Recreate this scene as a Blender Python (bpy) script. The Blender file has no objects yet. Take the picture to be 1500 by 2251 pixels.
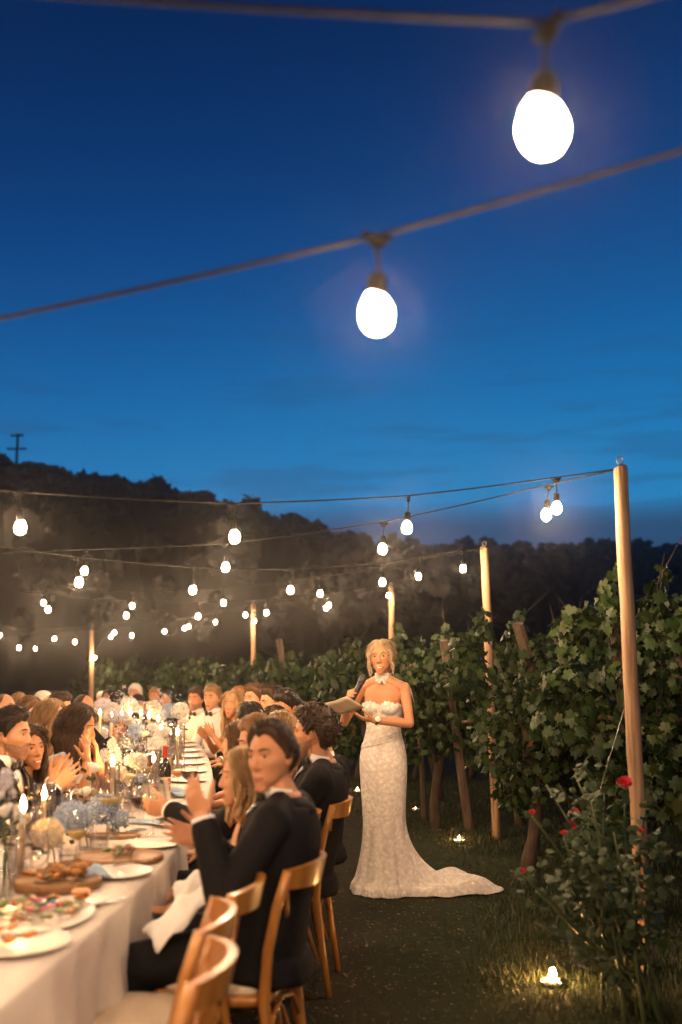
import bpy, math, random
import numpy as np
from mathutils import Vector, Matrix, Euler, noise
random.seed(7); np.random.seed(7)
R = math.radians
PI = math.pi
scene = bpy.context.scene
COL = scene.collection

# ------------------------------------------------------------------ camera
F = 2188.0            # focal length in photograph pixels (35 mm, upright full frame)
PITCH = math.atan(322 / F)
CAMZ = 1.6
cam_d = bpy.data.cameras.new('camera'); cam = bpy.data.objects.new('camera', cam_d); COL.objects.link(cam)
cam_d.sensor_fit = 'VERTICAL'; cam_d.sensor_height = 36.0; cam_d.sensor_width = 24.0
cam_d.lens = 36.0 * F / 2251.0
cam.location = (0, 0, CAMZ); cam.rotation_euler = (PI / 2 + PITCH, 0, 0)
cam_d.clip_start = 0.05; cam_d.clip_end = 2000
cam_d.dof.use_dof = True; cam_d.dof.focus_distance = 7.1; cam_d.dof.aperture_fstop = 1.4
scene.camera = cam

# ------------------------------------------------------------------ dusk sky
world = bpy.data.worlds.new('World'); scene.world = world; world.use_nodes = True
def build_sky():
    nt = world.node_tree; N = nt.nodes; L = nt.links; N.clear()
    out = N.new('ShaderNodeOutputWorld'); bg = N.new('ShaderNodeBackground'); L.new(bg.outputs[0], out.inputs[0])
    bg.inputs[1].default_value = SKY_STRENGTH
    tc = N.new('ShaderNodeTexCoord'); nv = N.new('ShaderNodeVectorMath'); nv.operation = 'NORMALIZE'
    L.new(tc.outputs['Generated'], nv.inputs[0])
    sep = N.new('ShaderNodeSeparateXYZ'); L.new(nv.outputs[0], sep.inputs[0])
    def math_(op, a, b=None, clamp=False):
        m = N.new('ShaderNodeMath'); m.operation = op; m.use_clamp = clamp
        for i, v in enumerate((a, b)):
            if v is None: continue
            if isinstance(v, (int, float)): m.inputs[i].default_value = v
            else: L.new(v, m.inputs[i])
        return m.outputs[0]
    dot = N.new('ShaderNodeVectorMath'); dot.operation = 'DOT_PRODUCT'
    L.new(nv.outputs[0], dot.inputs[0]); dot.inputs[1].default_value = (0.56, 0.83, 0.0)
    # the afterglow stands low in the direction (0.56, 0.83): the bright band reaches higher there
    e = math_('SUBTRACT', sep.outputs[2], math_('MULTIPLY', math_('SUBTRACT', dot.outputs['Value'], 0.85), 0.16))
    ramp = N.new('ShaderNodeValToRGB'); L.new(e, ramp.inputs[0])
    cr = ramp.color_ramp; cr.interpolation = 'B_SPLINE'
    stops = SKY_STOPS
    while len(cr.elements) < len(stops): cr.elements.new(0.5)
    for el, (p, c) in zip(cr.elements, stops): el.position = p; el.color = (*c, 1)
    # thin bank of grey dusk cloud low over the ridge
    mp = N.new('ShaderNodeMapping'); L.new(nv.outputs[0], mp.inputs[0]); mp.inputs['Scale'].default_value = (3.2, 3.2, 26)
    mp.inputs['Location'].default_value = (4.3, 0.2, 0.4)
    nz = N.new('ShaderNodeTexNoise'); L.new(mp.outputs[0], nz.inputs['Vector'])
    nz.inputs['Scale'].default_value = 1.6; nz.inputs['Detail'].default_value = 5; nz.inputs['Roughness'].default_value = 0.55
    low = N.new('ShaderNodeMapRange'); low.interpolation_type = 'SMOOTHSTEP'; L.new(sep.outputs[2], low.inputs[0])
    low.inputs[1].default_value = 0.165; low.inputs[2].default_value = 0.125; low.inputs[3].default_value = 0; low.inputs[4].default_value = 1
    hi = N.new('ShaderNodeMapRange'); hi.interpolation_type = 'SMOOTHSTEP'; L.new(sep.outputs[2], hi.inputs[0])
    hi.inputs[1].default_value = 0.42; hi.inputs[2].default_value = 0.13; hi.inputs[3].default_value = 0; hi.inputs[4].default_value = 0.35
    cl = N.new('ShaderNodeMapRange'); cl.interpolation_type = 'SMOOTHSTEP'
    L.new(math_('ADD', nz.outputs[0], math_('MULTIPLY', low.outputs[0], 0.40)), cl.inputs[0])
    cl.inputs[1].default_value = 0.50; cl.inputs[2].default_value = 0.62
    cov = math_('MULTIPLY', cl.outputs[0], math_('MAXIMUM', low.outputs[0], hi.outputs[0]), True)
    mix = N.new('ShaderNodeMix'); mix.data_type = 'RGBA'
    L.new(math_('MULTIPLY', cov, 0.85), mix.inputs[0]); L.new(ramp.outputs[0], mix.inputs[6])
    mix.inputs[7].default_value = CLOUD_COLOUR
    L.new(mix.outputs[2], bg.inputs[0])
SKY_STRENGTH = 1.0
CLOUD_COLOUR = (0.026, 0.046, 0.105, 1)
SKY_STOPS = [(0.0, (0.045, 0.25, 0.48)), (0.07, (0.036, 0.255, 0.52)), (0.15, (0.018, 0.235, 0.54)), (0.25, (0.009, 0.160, 0.43)),
             (0.36, (0.006, 0.080, 0.28)), (0.47, (0.0035, 0.042, 0.175)), (0.60, (0.0025, 0.020, 0.090)), (1.0, (0.0012, 0.008, 0.035))]
build_sky()
BULB_POWER = 37.0        # watts of each lamp
BULB_GLOW = 60.0          # radiance of the lit glass envelope
BULB_COLOUR = (1.0, 0.64, 0.36)
FLAME_STRENGTH = 780.0
HAZE_DENSITY = 0.0010
scene.view_settings.view_transform = 'Standard'; scene.view_settings.look = 'None'
scene.view_settings.exposure = 0.0; scene.view_settings.gamma = 1.0
scene.view_settings.use_curve_mapping = False
scene.render.engine = 'CYCLES'
cy = scene.cycles
cy.use_denoising = True; cy.max_bounces = 6; cy.diffuse_bounces = 3; cy.glossy_bounces = 3; cy.transmission_bounces = 4
cy.transparent_max_bounces = 32; cy.volume_bounces = 0; cy.sample_clamp_indirect = 2.5; cy.use_light_tree = True
cy.caustics_reflective = False; cy.caustics_refractive = False

# ------------------------------------------------------------------ helpers
cp, sp = math.cos(PITCH), math.sin(PITCH)
def P(px, py, d):
    """point at depth y = d that the photograph shows at pixel (px, py)"""
    a = (px - 750) / F; b = (1125.5 - py) / F
    v = Vector((a, cp - b * sp, sp + b * cp)); k = d / v.y
    return Vector((v.x * k, d, CAMZ + v.z * k))
def G(px, py, z=0.0):
    """point of the level z that the photograph shows at pixel (px, py)"""
    a = (px - 750) / F; b = (1125.5 - py) / F
    v = Vector((a, cp - b * sp, sp + b * cp)); k = (z - CAMZ) / v.z
    return Vector((v.x * k, v.y * k, z))
def sstep(a, b, x):
    t = np.clip((np.asarray(x, float) - a) / (b - a), 0, 1); return t * t * (3 - 2 * t)
def gz(x, y):
    return float(-0.42 * sstep(8.5, 24, y))

def thing(name, label, cat, loc=(0, 0, 0), rotz=0.0, group=None, scale=1.0):
    o = bpy.data.objects.new(name, None); COL.objects.link(o)
    o.location = loc; o.rotation_euler = (0, 0, rotz); o.scale = (scale,) * 3
    o.empty_display_size = 0.1
    return tag(o, label, cat, group)
def tag(o, label=None, cat=None, group=None, kind=None):
    if label: o['label'] = label
    if cat: o['category'] = cat
    if group: o['group'] = group
    if kind: o['kind'] = kind
    return o
def link(name, me, parent=None, loc=None):
    o = bpy.data.objects.new(name, me); COL.objects.link(o)
    if parent is not None: o.parent = parent
    if loc is not None: o.location = loc
    return o
def copy_tree(o, parent=None):
    c = o.copy(); COL.objects.link(c); c.parent = parent
    for ch in list(o.children): copy_tree(ch, c)
    return c

V3 = lambda *a: np.array(a, float)
def unit(v):
    v = np.asarray(v, float); n = np.linalg.norm(v); return v / n if n > 1e-9 else v
class MB:
    """collects shapes into one mesh"""
    def __init__(s): s.v = []; s.f = []; s.mi = []; s.n = 0
    def add(s, v, f, m=0):
        v = np.asarray(v, float).reshape(-1, 3); s.v.append(v)
        s.f += [tuple(i + s.n for i in q) for q in f]; s.mi += [m] * len(f); s.n += len(v); return s
    def rings(s, rs, m=0, cap=True, closed=False):
        rs = [np.asarray(r, float) for r in rs]; k = len(rs[0]); f = []
        for i in range(len(rs) - 1):
            for j in range(k): f.append((i * k + j, i * k + (j + 1) % k, (i + 1) * k + (j + 1) % k, (i + 1) * k + j))
        if cap:
            f.append(tuple(range(k - 1, -1, -1))); f.append(tuple((len(rs) - 1) * k + j for j in range(k)))
        return s.add(np.concatenate(rs), f, m)
    def tube(s, pts, rad, n=8, m=0, cap=True, flat=1.0, up=None):
        pts = [np.asarray(p, float) for p in pts]
        rad = [rad] * len(pts) if np.isscalar(rad) else rad
        u = None; rs = []
        for i, p in enumerate(pts):
            t = unit(pts[min(i + 1, len(pts) - 1)] - pts[max(i - 1, 0)])
            if u is None:
                a = np.asarray(up, float) if up is not None else (V3(0, 0, 1) if abs(t[2]) < 0.9 else V3(1, 0, 0))
                u = unit(np.cross(a, t))
            u = unit(u - t * np.dot(u, t)); w = np.cross(t, u)
            an = np.arange(n) * 2 * PI / n
            rs.append(p + rad[i] * (np.cos(an)[:, None] * u + flat * np.sin(an)[:, None] * w))
        return s.rings(rs, m, cap)
    def capsule(s, p0, p1, r0, r1, n=10, m=0):
        p0 = np.asarray(p0, float); p1 = np.asarray(p1, float); t = unit(p1 - p0)
        pts = []; rad = []
        for a in (80, 50, 20): pts.append(p0 - t * r0 * math.sin(R(a))); rad.append(r0 * math.cos(R(a)))
        for k in (0.0, 0.33, 0.66, 1.0): pts.append(p0 + (p1 - p0) * k); rad.append(r0 + (r1 - r0) * k)
        for a in (20, 50, 80): pts.append(p1 + t * r1 * math.sin(R(a))); rad.append(r1 * math.cos(R(a)))
        return s.tube(pts, rad, n, m)
    def ell(s, c, r, rot=None, nu=14, nv=9, m=0):
        r = (r,) * 3 if np.isscalar(r) else r
        v = [V3(0, 0, -1)]; f = []
        for j in range(1, nv):
            b = -PI / 2 + PI * j / nv
            for i in range(nu):
                a = 2 * PI * i / nu; v.append(V3(math.cos(a) * math.cos(b), math.sin(a) * math.cos(b), math.sin(b)))
        v.append(V3(0, 0, 1)); v = np.array(v) * np.array(r)
        for i in range(nu): f.append((0, 1 + (i + 1) % nu, 1 + i))
        for j in range(nv - 2):
            for i in range(nu):
                a = 1 + j * nu; f.append((a + i, a + (i + 1) % nu, a + nu + (i + 1) % nu, a + nu + i))
        top = len(v) - 1; a = 1 + (nv - 2) * nu
        for i in range(nu): f.append((a + i, a + (i + 1) % nu, top))
        if rot is not None: v = v @ np.asarray(rot, float).T
        return s.add(v + np.asarray(c, float), f, m)
    def lathe(s, prof, n=20, c=(0, 0, 0), m=0, cap=False):
        an = np.arange(n) * 2 * PI / n
        rs = [np.stack([r * np.cos(an), r * np.sin(an), np.full(n, z)], 1) + np.asarray(c, float) for r, z in prof]
        return s.rings(rs, m, cap)
    def box(s, c, d, rot=None, m=0):
        d = np.asarray(d, float) / 2
        v = np.array([[x, y, z] for z in (-1, 1) for y in (-1, 1) for x in (-1, 1)], float) * d
        if rot is not None: v = v @ np.asarray(rot, float).T
        return s.add(v + np.asarray(c, float), [(0, 2, 3, 1), (4, 5, 7, 6), (0, 1, 5, 4), (2, 6, 7, 3), (0, 4, 6, 2), (1, 3, 7, 5)], m)
    def verts(s): return np.concatenate(s.v)
    def mesh(s, name, mats=(), smooth=True):
        me = bpy.data.meshes.new(name)
        me.from_pydata(s.verts().tolist(), [], s.f)
        for mt in mats: me.materials.append(mt)
        if len(mats) > 1: me.polygons.foreach_set('material_index', np.array(s.mi, np.int32))
        if smooth: me.polygons.foreach_set('use_smooth', np.ones(len(s.f), bool))
        me.update(); return me
    def build(s, name, mats, parent=None, smooth=True, loc=None):
        if not isinstance(mats, (list, tuple)): mats = [mats]
        return link(name, s.mesh(name, mats, smooth), parent, loc)

def fast_mesh(name, v, faces, mats=(), mi=None, smooth=False):
    """faces: (n, k) integer array, all with k corners"""
    faces = np.asarray(faces, np.int32); n, k = faces.shape
    me = bpy.data.meshes.new(name)
    me.vertices.add(len(v)); me.vertices.foreach_set('co', np.asarray(v, np.float32).ravel())
    me.loops.add(n * k); me.loops.foreach_set('vertex_index', faces.ravel())
    me.polygons.add(n); me.polygons.foreach_set('loop_start', np.arange(0, n * k, k, dtype=np.int32))
    me.polygons.foreach_set('loop_total', np.full(n, k, np.int32))
    for mt in mats: me.materials.append(mt)
    if mi is not None: me.polygons.foreach_set('material_index', np.asarray(mi, np.int32))
    if smooth: me.polygons.foreach_set('use_smooth', np.ones(n, bool))
    me.update(); me.validate(); return me

def scatter(base_v, base_f, pos, mats3, sc):
    """many copies of one small shape as one array: rotation matrices mats3 (n,3,3), scale sc (n,)"""
    n, k = len(pos), len(base_v)
    v = np.einsum('nij,kj->nki', mats3, base_v) * np.asarray(sc)[:, None, None] + np.asarray(pos)[:, None, :]
    f = (np.asarray(base_f)[None] + (np.arange(n) * k)[:, None, None]).reshape(-1, np.asarray(base_f).shape[1])
    return v.reshape(-1, 3), f
def frames(normal, rng, spin=None):
    """rotation matrices whose z axis is the given normals, spun at random"""
    n = len(normal); z = normal / np.linalg.norm(normal, axis=1, keepdims=True)
    a = rng.normal(size=(n, 3)) if spin is None else np.asarray(spin, float) + rng.normal(size=(n, 3)) * 0.25
    y = a - z * np.sum(a * z, 1, keepdims=True); y /= np.linalg.norm(y, axis=1, keepdims=True)
    x = np.cross(y, z); return np.stack([x, y, z], 2)

# ------------------------------------------------------------------ materials
def mat(name, c1, c2=None, scale=8.0, rough=0.6, metal=0.0, bump=0.0, bscale=None, stretch=(1, 1, 1), detail=4.0, sheen=0.0,
        spec=0.5, coat=0.0, lo=0.35, hi=0.65, dist=0.002, sss=0.0, transl=None):
    m = bpy.data.materials.new(name); m.use_nodes = True; nt = m.node_tree; N = nt.nodes; L = nt.links
    b = N['Principled BSDF']; b.inputs['Roughness'].default_value = rough; b.inputs['Metallic'].default_value = metal
    b.inputs['Specular IOR Level'].default_value = spec
    if sheen: b.inputs['Sheen Weight'].default_value = sheen; b.inputs['Sheen Roughness'].default_value = 0.4
    if coat: b.inputs['Coat Weight'].default_value = coat; b.inputs['Coat Roughness'].default_value = 0.15
    if sss: b.inputs['Subsurface Weight'].default_value = sss; b.inputs['Subsurface Radius'].default_value = (0.02, 0.008, 0.004)
    tc = N.new('ShaderNodeTexCoord'); mp = N.new('ShaderNodeMapping'); L.new(tc.outputs['Object'], mp.inputs[0])
    mp.inputs['Scale'].default_value = stretch
    nz = N.new('ShaderNodeTexNoise'); L.new(mp.outputs[0], nz.inputs['Vector'])
    nz.inputs['Scale'].default_value = scale; nz.inputs['Detail'].default_value = detail
    mr = N.new('ShaderNodeMapRange'); L.new(nz.outputs[0], mr.inputs[0]); mr.inputs[1].default_value = lo; mr.inputs[2].default_value = hi
    mx = N.new('ShaderNodeMix'); mx.data_type = 'RGBA'; L.new(mr.outputs[0], mx.inputs[0])
    mx.inputs[6].default_value = (*c1, 1); mx.inputs[7].default_value = (*(c2 or c1), 1)
    L.new(mx.outputs[2], b.inputs['Base Color'])
    if bump:
        n2 = N.new('ShaderNodeTexNoise'); L.new(mp.outputs[0], n2.inputs['Vector'])
        n2.inputs['Scale'].default_value = bscale or scale * 4; n2.inputs['Detail'].default_value = 5
        bp = N.new('ShaderNodeBump'); bp.inputs['Strength'].default_value = bump; bp.inputs['Distance'].default_value = dist
        L.new(n2.outputs[0], bp.inputs['Height']); L.new(bp.outputs[0], b.inputs['Normal'])
    if transl:
        tr = N.new('ShaderNodeBsdfTranslucent'); L.new(mx.outputs[2], tr.inputs[0])
        ms = N.new('ShaderNodeMixShader'); ms.inputs[0].default_value = transl
        L.new(b.outputs[0], ms.inputs[1]); L.new(tr.outputs[0], ms.inputs[2]); L.new(ms.outputs[0], N['Material Output'].inputs[0])
    return m
def emit(name, col, s):
    m = bpy.data.materials.new(name); m.use_nodes = True; N = m.node_tree.nodes; N.clear()
    o = N.new('ShaderNodeOutputMaterial'); e = N.new('ShaderNodeEmission'); e.inputs[0].default_value = (*col, 1); e.inputs[1].default_value = s
    m.node_tree.links.new(e.outputs[0], o.inputs[0]); return m
def glass(name, tint=(1, 1, 1), refl=1.0):
    """thin clear wall: lets light straight through, mirrors by Fresnel"""
    m = bpy.data.materials.new(name); m.use_nodes = True; N = m.node_tree.nodes; L = m.node_tree.links; N.clear()
    o = N.new('ShaderNodeOutputMaterial'); t = N.new('ShaderNodeBsdfTransparent'); g = N.new('ShaderNodeBsdfGlossy')
    t.inputs[0].default_value = (*tint, 1); g.inputs[1].default_value = 0.04
    base_ = 0.085 * refl; fr = N.new('ShaderNodeLayerWeight'); fr.inputs[0].default_value = 0.5
    pw = N.new('ShaderNodeMath'); pw.operation = 'POWER'; L.new(fr.outputs['Facing'], pw.inputs[0]); pw.inputs[1].default_value = 2.6
    mu = N.new('ShaderNodeMath'); mu.operation = 'MULTIPLY_ADD'; mu.use_clamp = True; mu.inputs[1].default_value = 0.90 * refl; mu.inputs[2].default_value = base_; L.new(pw.outputs[0], mu.inputs[0])
    ms = N.new('ShaderNodeMixShader'); L.new(mu.outputs[0], ms.inputs[0]); L.new(t.outputs[0], ms.inputs[1]); L.new(g.outputs[0], ms.inputs[2])
    L.new(ms.outputs[0], o.inputs[0]); return m

M = {}
def bulb_glass():
    m = bpy.data.materials.new('bulb_glass'); m.use_nodes = True; N = m.node_tree.nodes; L = m.node_tree.links; N.clear()
    o = N.new('ShaderNodeOutputMaterial'); a = N.new('ShaderNodeAddShader'); t = N.new('ShaderNodeBsdfTransparent'); e = N.new('ShaderNodeEmission')
    e.inputs[0].default_value = (*BULB_COLOUR, 1); e.inputs[1].default_value = BULB_GLOW
    L.new(t.outputs[0], a.inputs[0]); L.new(e.outputs[0], a.inputs[1]); L.new(a.outputs[0], o.inputs[0]); m.cycles.emission_sampling = 'NONE'; return m
M['bulb'] = bulb_glass()
LAMP = bpy.data.lights.new('lamp', 'POINT'); LAMP.energy = BULB_POWER; LAMP.color = BULB_COLOUR; LAMP.shadow_soft_size = 0.022
M['flame'] = emit('flame', (1.0, 0.50, 0.16), FLAME_STRENGTH)
M['rubber'] = mat('black_rubber', (0.007, 0.007, 0.007), (0.012, 0.012, 0.012), 20, 0.85, spec=0.1)
M['steel'] = mat('galvanised_steel', (0.45, 0.45, 0.45), (0.3, 0.3, 0.3), 30, 0.35, 0.9)
M['pole'] = mat('peeled_pine', (0.40, 0.255, 0.145), (0.17, 0.085, 0.04), 46, 0.75, bump=0.8, bscale=60, stretch=(1, 1, 0.05), lo=0.38, hi=0.70, dist=0.004)
M['old_wood'] = mat('weathered_post', (0.13, 0.088, 0.06), (0.06, 0.04, 0.028), 26, 0.85, bump=0.8, bscale=40, stretch=(1, 1, 0.12), dist=0.006)
M['bark'] = mat('vine_bark', (0.085, 0.055, 0.036), (0.05, 0.032, 0.02), 30, 0.9, bump=1.0, bscale=50, stretch=(1, 1, 0.2), dist=0.01)
M['leaf1'] = mat('vine_leaf', (0.019, 0.042, 0.010), (0.032, 0.054, 0.013), 5, 0.5, spec=0.3, bump=0.5, bscale=60, transl=0.18)
M['leaf2'] = mat('vine_leaf_deep', (0.011, 0.027, 0.008), (0.019, 0.037, 0.010), 5, 0.5, spec=0.3, bump=0.5, bscale=60, transl=0.15)
M['leaf3'] = mat('vine_leaf_pale', (0.044, 0.056, 0.018), (0.034, 0.048, 0.015), 5, 0.5, spec=0.3, bump=0.5, bscale=60, transl=0.2)
M['leaf_red'] = mat('vine_leaf_turned', (0.13, 0.055, 0.018), (0.09, 0.045, 0.018), 7, 0.5, bump=0.4, bscale=60)
M['rose_leaf'] = mat('rose_leaf', (0.024, 0.044, 0.015), (0.037, 0.056, 0.019), 9, 0.45, spec=0.3, bump=0.4, bscale=80, transl=0.12)
M['red_petal'] = mat('red_petal', (0.55, 0.006, 0.012), (0.40, 0.004, 0.008), 14, 0.55, sheen=0.3, transl=0.2)
M['stem'] = mat('green_stem', (0.05, 0.09, 0.025), (0.08, 0.09, 0.03), 12, 0.5)
M['forest'] = mat('wooded_hillside', (0.007, 0.010, 0.005), (0.012, 0.015, 0.007), 0.15, 0.95, spec=0.1)
M['grass'] = mat('grass_blade', (0.026, 0.048, 0.012), (0.050, 0.060, 0.018), 3, 0.6, transl=0.2)
M['straw'] = mat('dry_straw', (0.09, 0.065, 0.032), (0.055, 0.042, 0.022), 6, 0.8)
M['stone'] = mat('path_pebble', (0.16, 0.12, 0.085), (0.09, 0.07, 0.05), 9, 0.85)

# ------------------------------------------------------------------ ground, hills, haze
def ground_material():
    m = bpy.data.materials.new('ground'); m.use_nodes = True; N = m.node_tree.nodes; L = m.node_tree.links
    b = N['Principled BSDF']; b.inputs['Roughness'].default_value = 0.95; b.inputs['Specular IOR Level'].default_value = 0.15
    tc = N.new('ShaderNodeTexCoord')
    def nz(s, d=5, r=0.6):
        n = N.new('ShaderNodeTexNoise'); n.inputs['Scale'].default_value = s; n.inputs['Detail'].default_value = d; n.inputs['Roughness'].default_value = r
        L.new(tc.outputs['Object'], n.inputs['Vector']); return n.outputs[0]
    def mixc(f, a, c):
        x = N.new('ShaderNodeMix'); x.data_type = 'RGBA'; L.new(f, x.inputs[0])
        for i, v in ((6, a), (7, c)):
            if isinstance(v, tuple): x.inputs[i].default_value = (*v, 1)
            else: L.new(v, x.inputs[i])
        return x.outputs[2]
    def mr(v, a, c):
        x = N.new('ShaderNodeMapRange'); L.new(v, x.inputs[0]); x.inputs[1].default_value = a; x.inputs[2].default_value = c; return x.outputs[0]
    dirt = mixc(mr(nz(55, 8, 0.7), 0.38, 0.64), (0.019, 0.016, 0.010), (0.052, 0.042, 0.028))
    turf = mixc(mr(nz(24, 8, 0.7), 0.35, 0.65), (0.013, 0.022, 0.008), (0.029, 0.037, 0.013))
    sep = N.new('ShaderNodeSeparateXYZ'); L.new(tc.outputs['Object'], sep.inputs[0])
    ad = N.new('ShaderNodeMath'); ad.operation = 'MULTIPLY_ADD'; L.new(nz(1.4, 6), ad.inputs[0]); ad.inputs[1].default_value = 1.1; L.new(sep.outputs[0], ad.inputs[2])
    L.new(mixc(mr(ad.outputs[0], 0.45, 1.15), dirt, turf), b.inputs['Base Color'])
    bp = N.new('ShaderNodeBump'); bp.inputs['Strength'].default_value = 0.9; bp.inputs['Distance'].default_value = 0.025
    L.new(nz(40, 8, 0.75), bp.inputs['Height']); L.new(bp.outputs[0], b.inputs['Normal']); return m
def build_ground():
    xs = np.concatenate([[-420, -200, -90, -40], np.arange(-20, 12.1, 0.25), [20, 50, 120, 260, 420]])
    ys = np.concatenate([[-60, -20, -6, -2], np.arange(0, 26.1, 0.25), [34, 50, 80, 130, 220, 420]])
    X, Y = np.meshgrid(xs, ys)
    Z = -0.42 * sstep(8.5, 24, Y)
    bum = np.array([noise.noise(Vector((x * 0.9, y * 0.9, 0))) + 0.5 * noise.noise(Vector((x * 2.7, y * 2.7, 4))) for x, y in zip(X.ravel(), Y.ravel())]).reshape(X.shape)
    Z = Z + 0.015 * bum * sstep(0.4, 1.6, X)
    nx, ny = len(xs), len(ys); i = np.arange(nx * ny).reshape(ny, nx)
    f = np.stack([i[:-1, :-1], i[:-1, 1:], i[1:, 1:], i[1:, :-1]], 2).reshape(-1, 4)
    o = link('ground', fast_mesh('ground', np.stack([X, Y, Z], 2).reshape(-1, 3), f, [ground_material()], smooth=True)); tag(o, kind='structure')
build_ground()

def hill(name, prof, dist, depth, rough, nclump, csize, seed, base=-1.2):
    """wooded hill whose crest stands at the given pixels, dist metres off"""
    rng = np.random.default_rng(seed)
    px = np.linspace(prof[0][0], prof[-1][0], 150); py = np.interp(px, [p[0] for p in prof], [p[1] for p in prof])
    crest = np.array([P(a, b, dist) for a, b in zip(px, py)])
    rows = []
    for t, yy in ((0, -depth), (0.35, -depth * .7), (0.72, -depth * .35), (0.93, -depth * .1), (1, 0), (0.9, depth * .2), (0.5, depth * .6), (0, depth)):
        q = crest.copy(); q[:, 1] += yy; q[:, 0] *= (dist + yy) / dist
        q[:, 2] = base + (crest[:, 2] - csize * 0.5 - base) * t
        if 0 < t: q += rng.normal(size=q.shape) * V3(rough, rough, rough * 0.5) * 0.5
        rows.append(q)
    n = len(px); i = np.arange(n * len(rows)).reshape(len(rows), n)
    f = np.stack([i[:-1, :-1], i[:-1, 1:], i[1:, 1:], i[1:, :-1]], 2).reshape(-1, 4)
    h = link(name, fast_mesh(name, np.concatenate(rows), f, [M['forest']], smooth=True)); tag(h, kind='structure')
    # tree crowns over the slope and along the crest, as loose leaf clumps
    cpos = []
    for k in range(nclump):
        u = rng.integers(2, n - 2)
        if k < nclump * 0.55: q = crest[u] + V3(rng.normal() * 1.0, rng.normal() * 2.5, -csize * rng.uniform(0.25, 0.75))
        else:
            t = rng.uniform(0.15, 0.95); a = rows[0][u] * (1 - t) + rows[4][u] * t; a[2] += csize * 0.6 + (rows[4][u][2] - rows[0][u][2]) * 0.13 * math.sin(t * PI); q = a
        cpos.append((q, csize * rng.uniform(0.5, 1.15)))
    per = 46
    d = rng.normal(size=(len(cpos), per, 3)); d /= np.linalg.norm(d, axis=2, keepdims=True)
    rr = np.array([c[1] for c in cpos])[:, None, None]; cen = np.array([c[0] for c in cpos])[:, None, :]
    pos = (cen + d * rr * rng.uniform(0.55, 1.0, (len(cpos), per, 1)) * V3(0.85, 0.85, 1.0)).reshape(-1, 3)
    quad = np.array([[-.5, -.35, 0], [.5, -.4, .1], [.4, .45, 0], [-.45, .4, -.1]])
    v, ff = scatter(quad, [[0, 1, 2, 3]], pos, frames(d.reshape(-1, 3) + rng.normal(size=(len(pos), 3)) * 0.5, rng), np.repeat(rr[:, 0, 0] * 0.75, per))
    o = link('woodland', fast_mesh('woodland', v, ff, [M['forest']])); tag(o, kind='stuff')
hill('hill', [(-1500, 900), (-700, 985), (-300, 1015), (0, 1030), (60, 1036), (150, 1054), (240, 1066), (300, 1088), (420, 1100), (520, 1126), (600, 1150),
              (700, 1170), (780, 1196), (850, 1226), (950, 1265), (1100, 1340), (1250, 1450)], 95, 32, 0.7, 620, 1.5, 3)
hill('ridge', [(450, 1240), (700, 1222), (850, 1212), (1000, 1212), (1080, 1213), (1180, 1219), (1250, 1216), (1300, 1205), (1370, 1203), (1430, 1213),
               (1500, 1209), (1750, 1190), (2600, 1150)], 150, 40, 1.0, 700, 1.8, 5)
def build_utility_pole():
    b = P(35, 1050, 93); t = P(35, 953, 93)
    th = thing('utility_pole', 'tall thin utility pole with crossarms on the hilltop against the sky', 'utility pole', (b.x, b.y, b.z - 1.0))
    h = t.z - b.z + 1.0
    MB().tube([(0, 0, 0), (0, 0, h)], [0.17, 0.12], 8).build('pole', M['old_wood'], th)
    for z, w in ((h - 0.25, 0.6), (h - 1.55, 0.9)):
        MB().box((0, -0.16, z), (w * 2, 0.14, 0.14)).build('crossarm', M['old_wood'], th)
        for s in (-0.9, -0.5, 0.5, 0.9):
            m = MB(); m.lathe([(0.03, 0), (0.06, 0.05), (0.06, 0.14), (0.02, 0.18)], 8, (s * w, -0.16, z + 0.07), cap=True); m.build('insulator', M['steel'], th)
build_utility_pole()
def build_haze():  # thin haze added for glow round the bulbs, in place of lens bloom
    m = bpy.data.materials.new('bulb_bloom_haze'); m.use_nodes = True; N = m.node_tree.nodes; N.clear()
    o = N.new('ShaderNodeOutputMaterial'); v = N.new('ShaderNodeVolumePrincipled')
    v.inputs['Color'].default_value = (0.97, 0.97, 0.97, 1); v.inputs['Density'].default_value = HAZE_DENSITY; v.inputs['Anisotropy'].default_value = 0.95
    m.node_tree.links.new(v.outputs[0], o.inputs['Volume'])
    b = MB().box((0, 90, 11.5), (900, 900, 47), ); b.v[0][:, 2] = np.where(b.v[0][:, 2] > 0, 30.0, -3.0)
    h = b.build('haze', m, smooth=False); tag(h, kind='stuff')
if HAZE_DENSITY: build_haze()

# ------------------------------------------------------------------ poles and string lights
POLES = {}
def light_pole(key, px, ptop, pbx, d, r, label, base_z=None):
    top = P(px, ptop, d); zb = gz(top.x, d); bx = P(pbx, 1700, d).x
    th = thing('light_pole', label, 'pole', (top.x + (bx - top.x) * 1.0, d, zb), group='wooden poles carrying the string lights')
    dx = top.x - th.location.x; h = top.z - zb
    rng = random.Random(px)
    pts = []; rad = []
    for k in range(15):
        t = k / 14; pts.append((dx * t + rng.uniform(-1, 1) * 0.003, rng.uniform(-1, 1) * 0.003, -0.2 * (k == 0) + h * t)); rad.append(r * (1.07 - 0.12 * t) + rng.uniform(-1, 1) * 0.001)
    pts.append((dx, 0, h + 0.006)); rad.append(r * 0.88)
    MB().tube(pts, rad, 18).build('pole', M['pole'], th)
    m = MB(); ring = [(dx + 0.018 * math.cos(a), 0, h + 0.045 + 0.022 * math.sin(a)) for a in np.linspace(-PI / 2, 1.5 * PI, 13)]
    m.tube([(dx, 0, h - 0.02), (dx, 0, h + 0.025)], 0.004, 6); m.tube(ring, 0.004, 6, cap=False); m.build('eye_hook', M['steel'], th)
    POLES[key] = Vector((top.x, d, top.z)); return th
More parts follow.
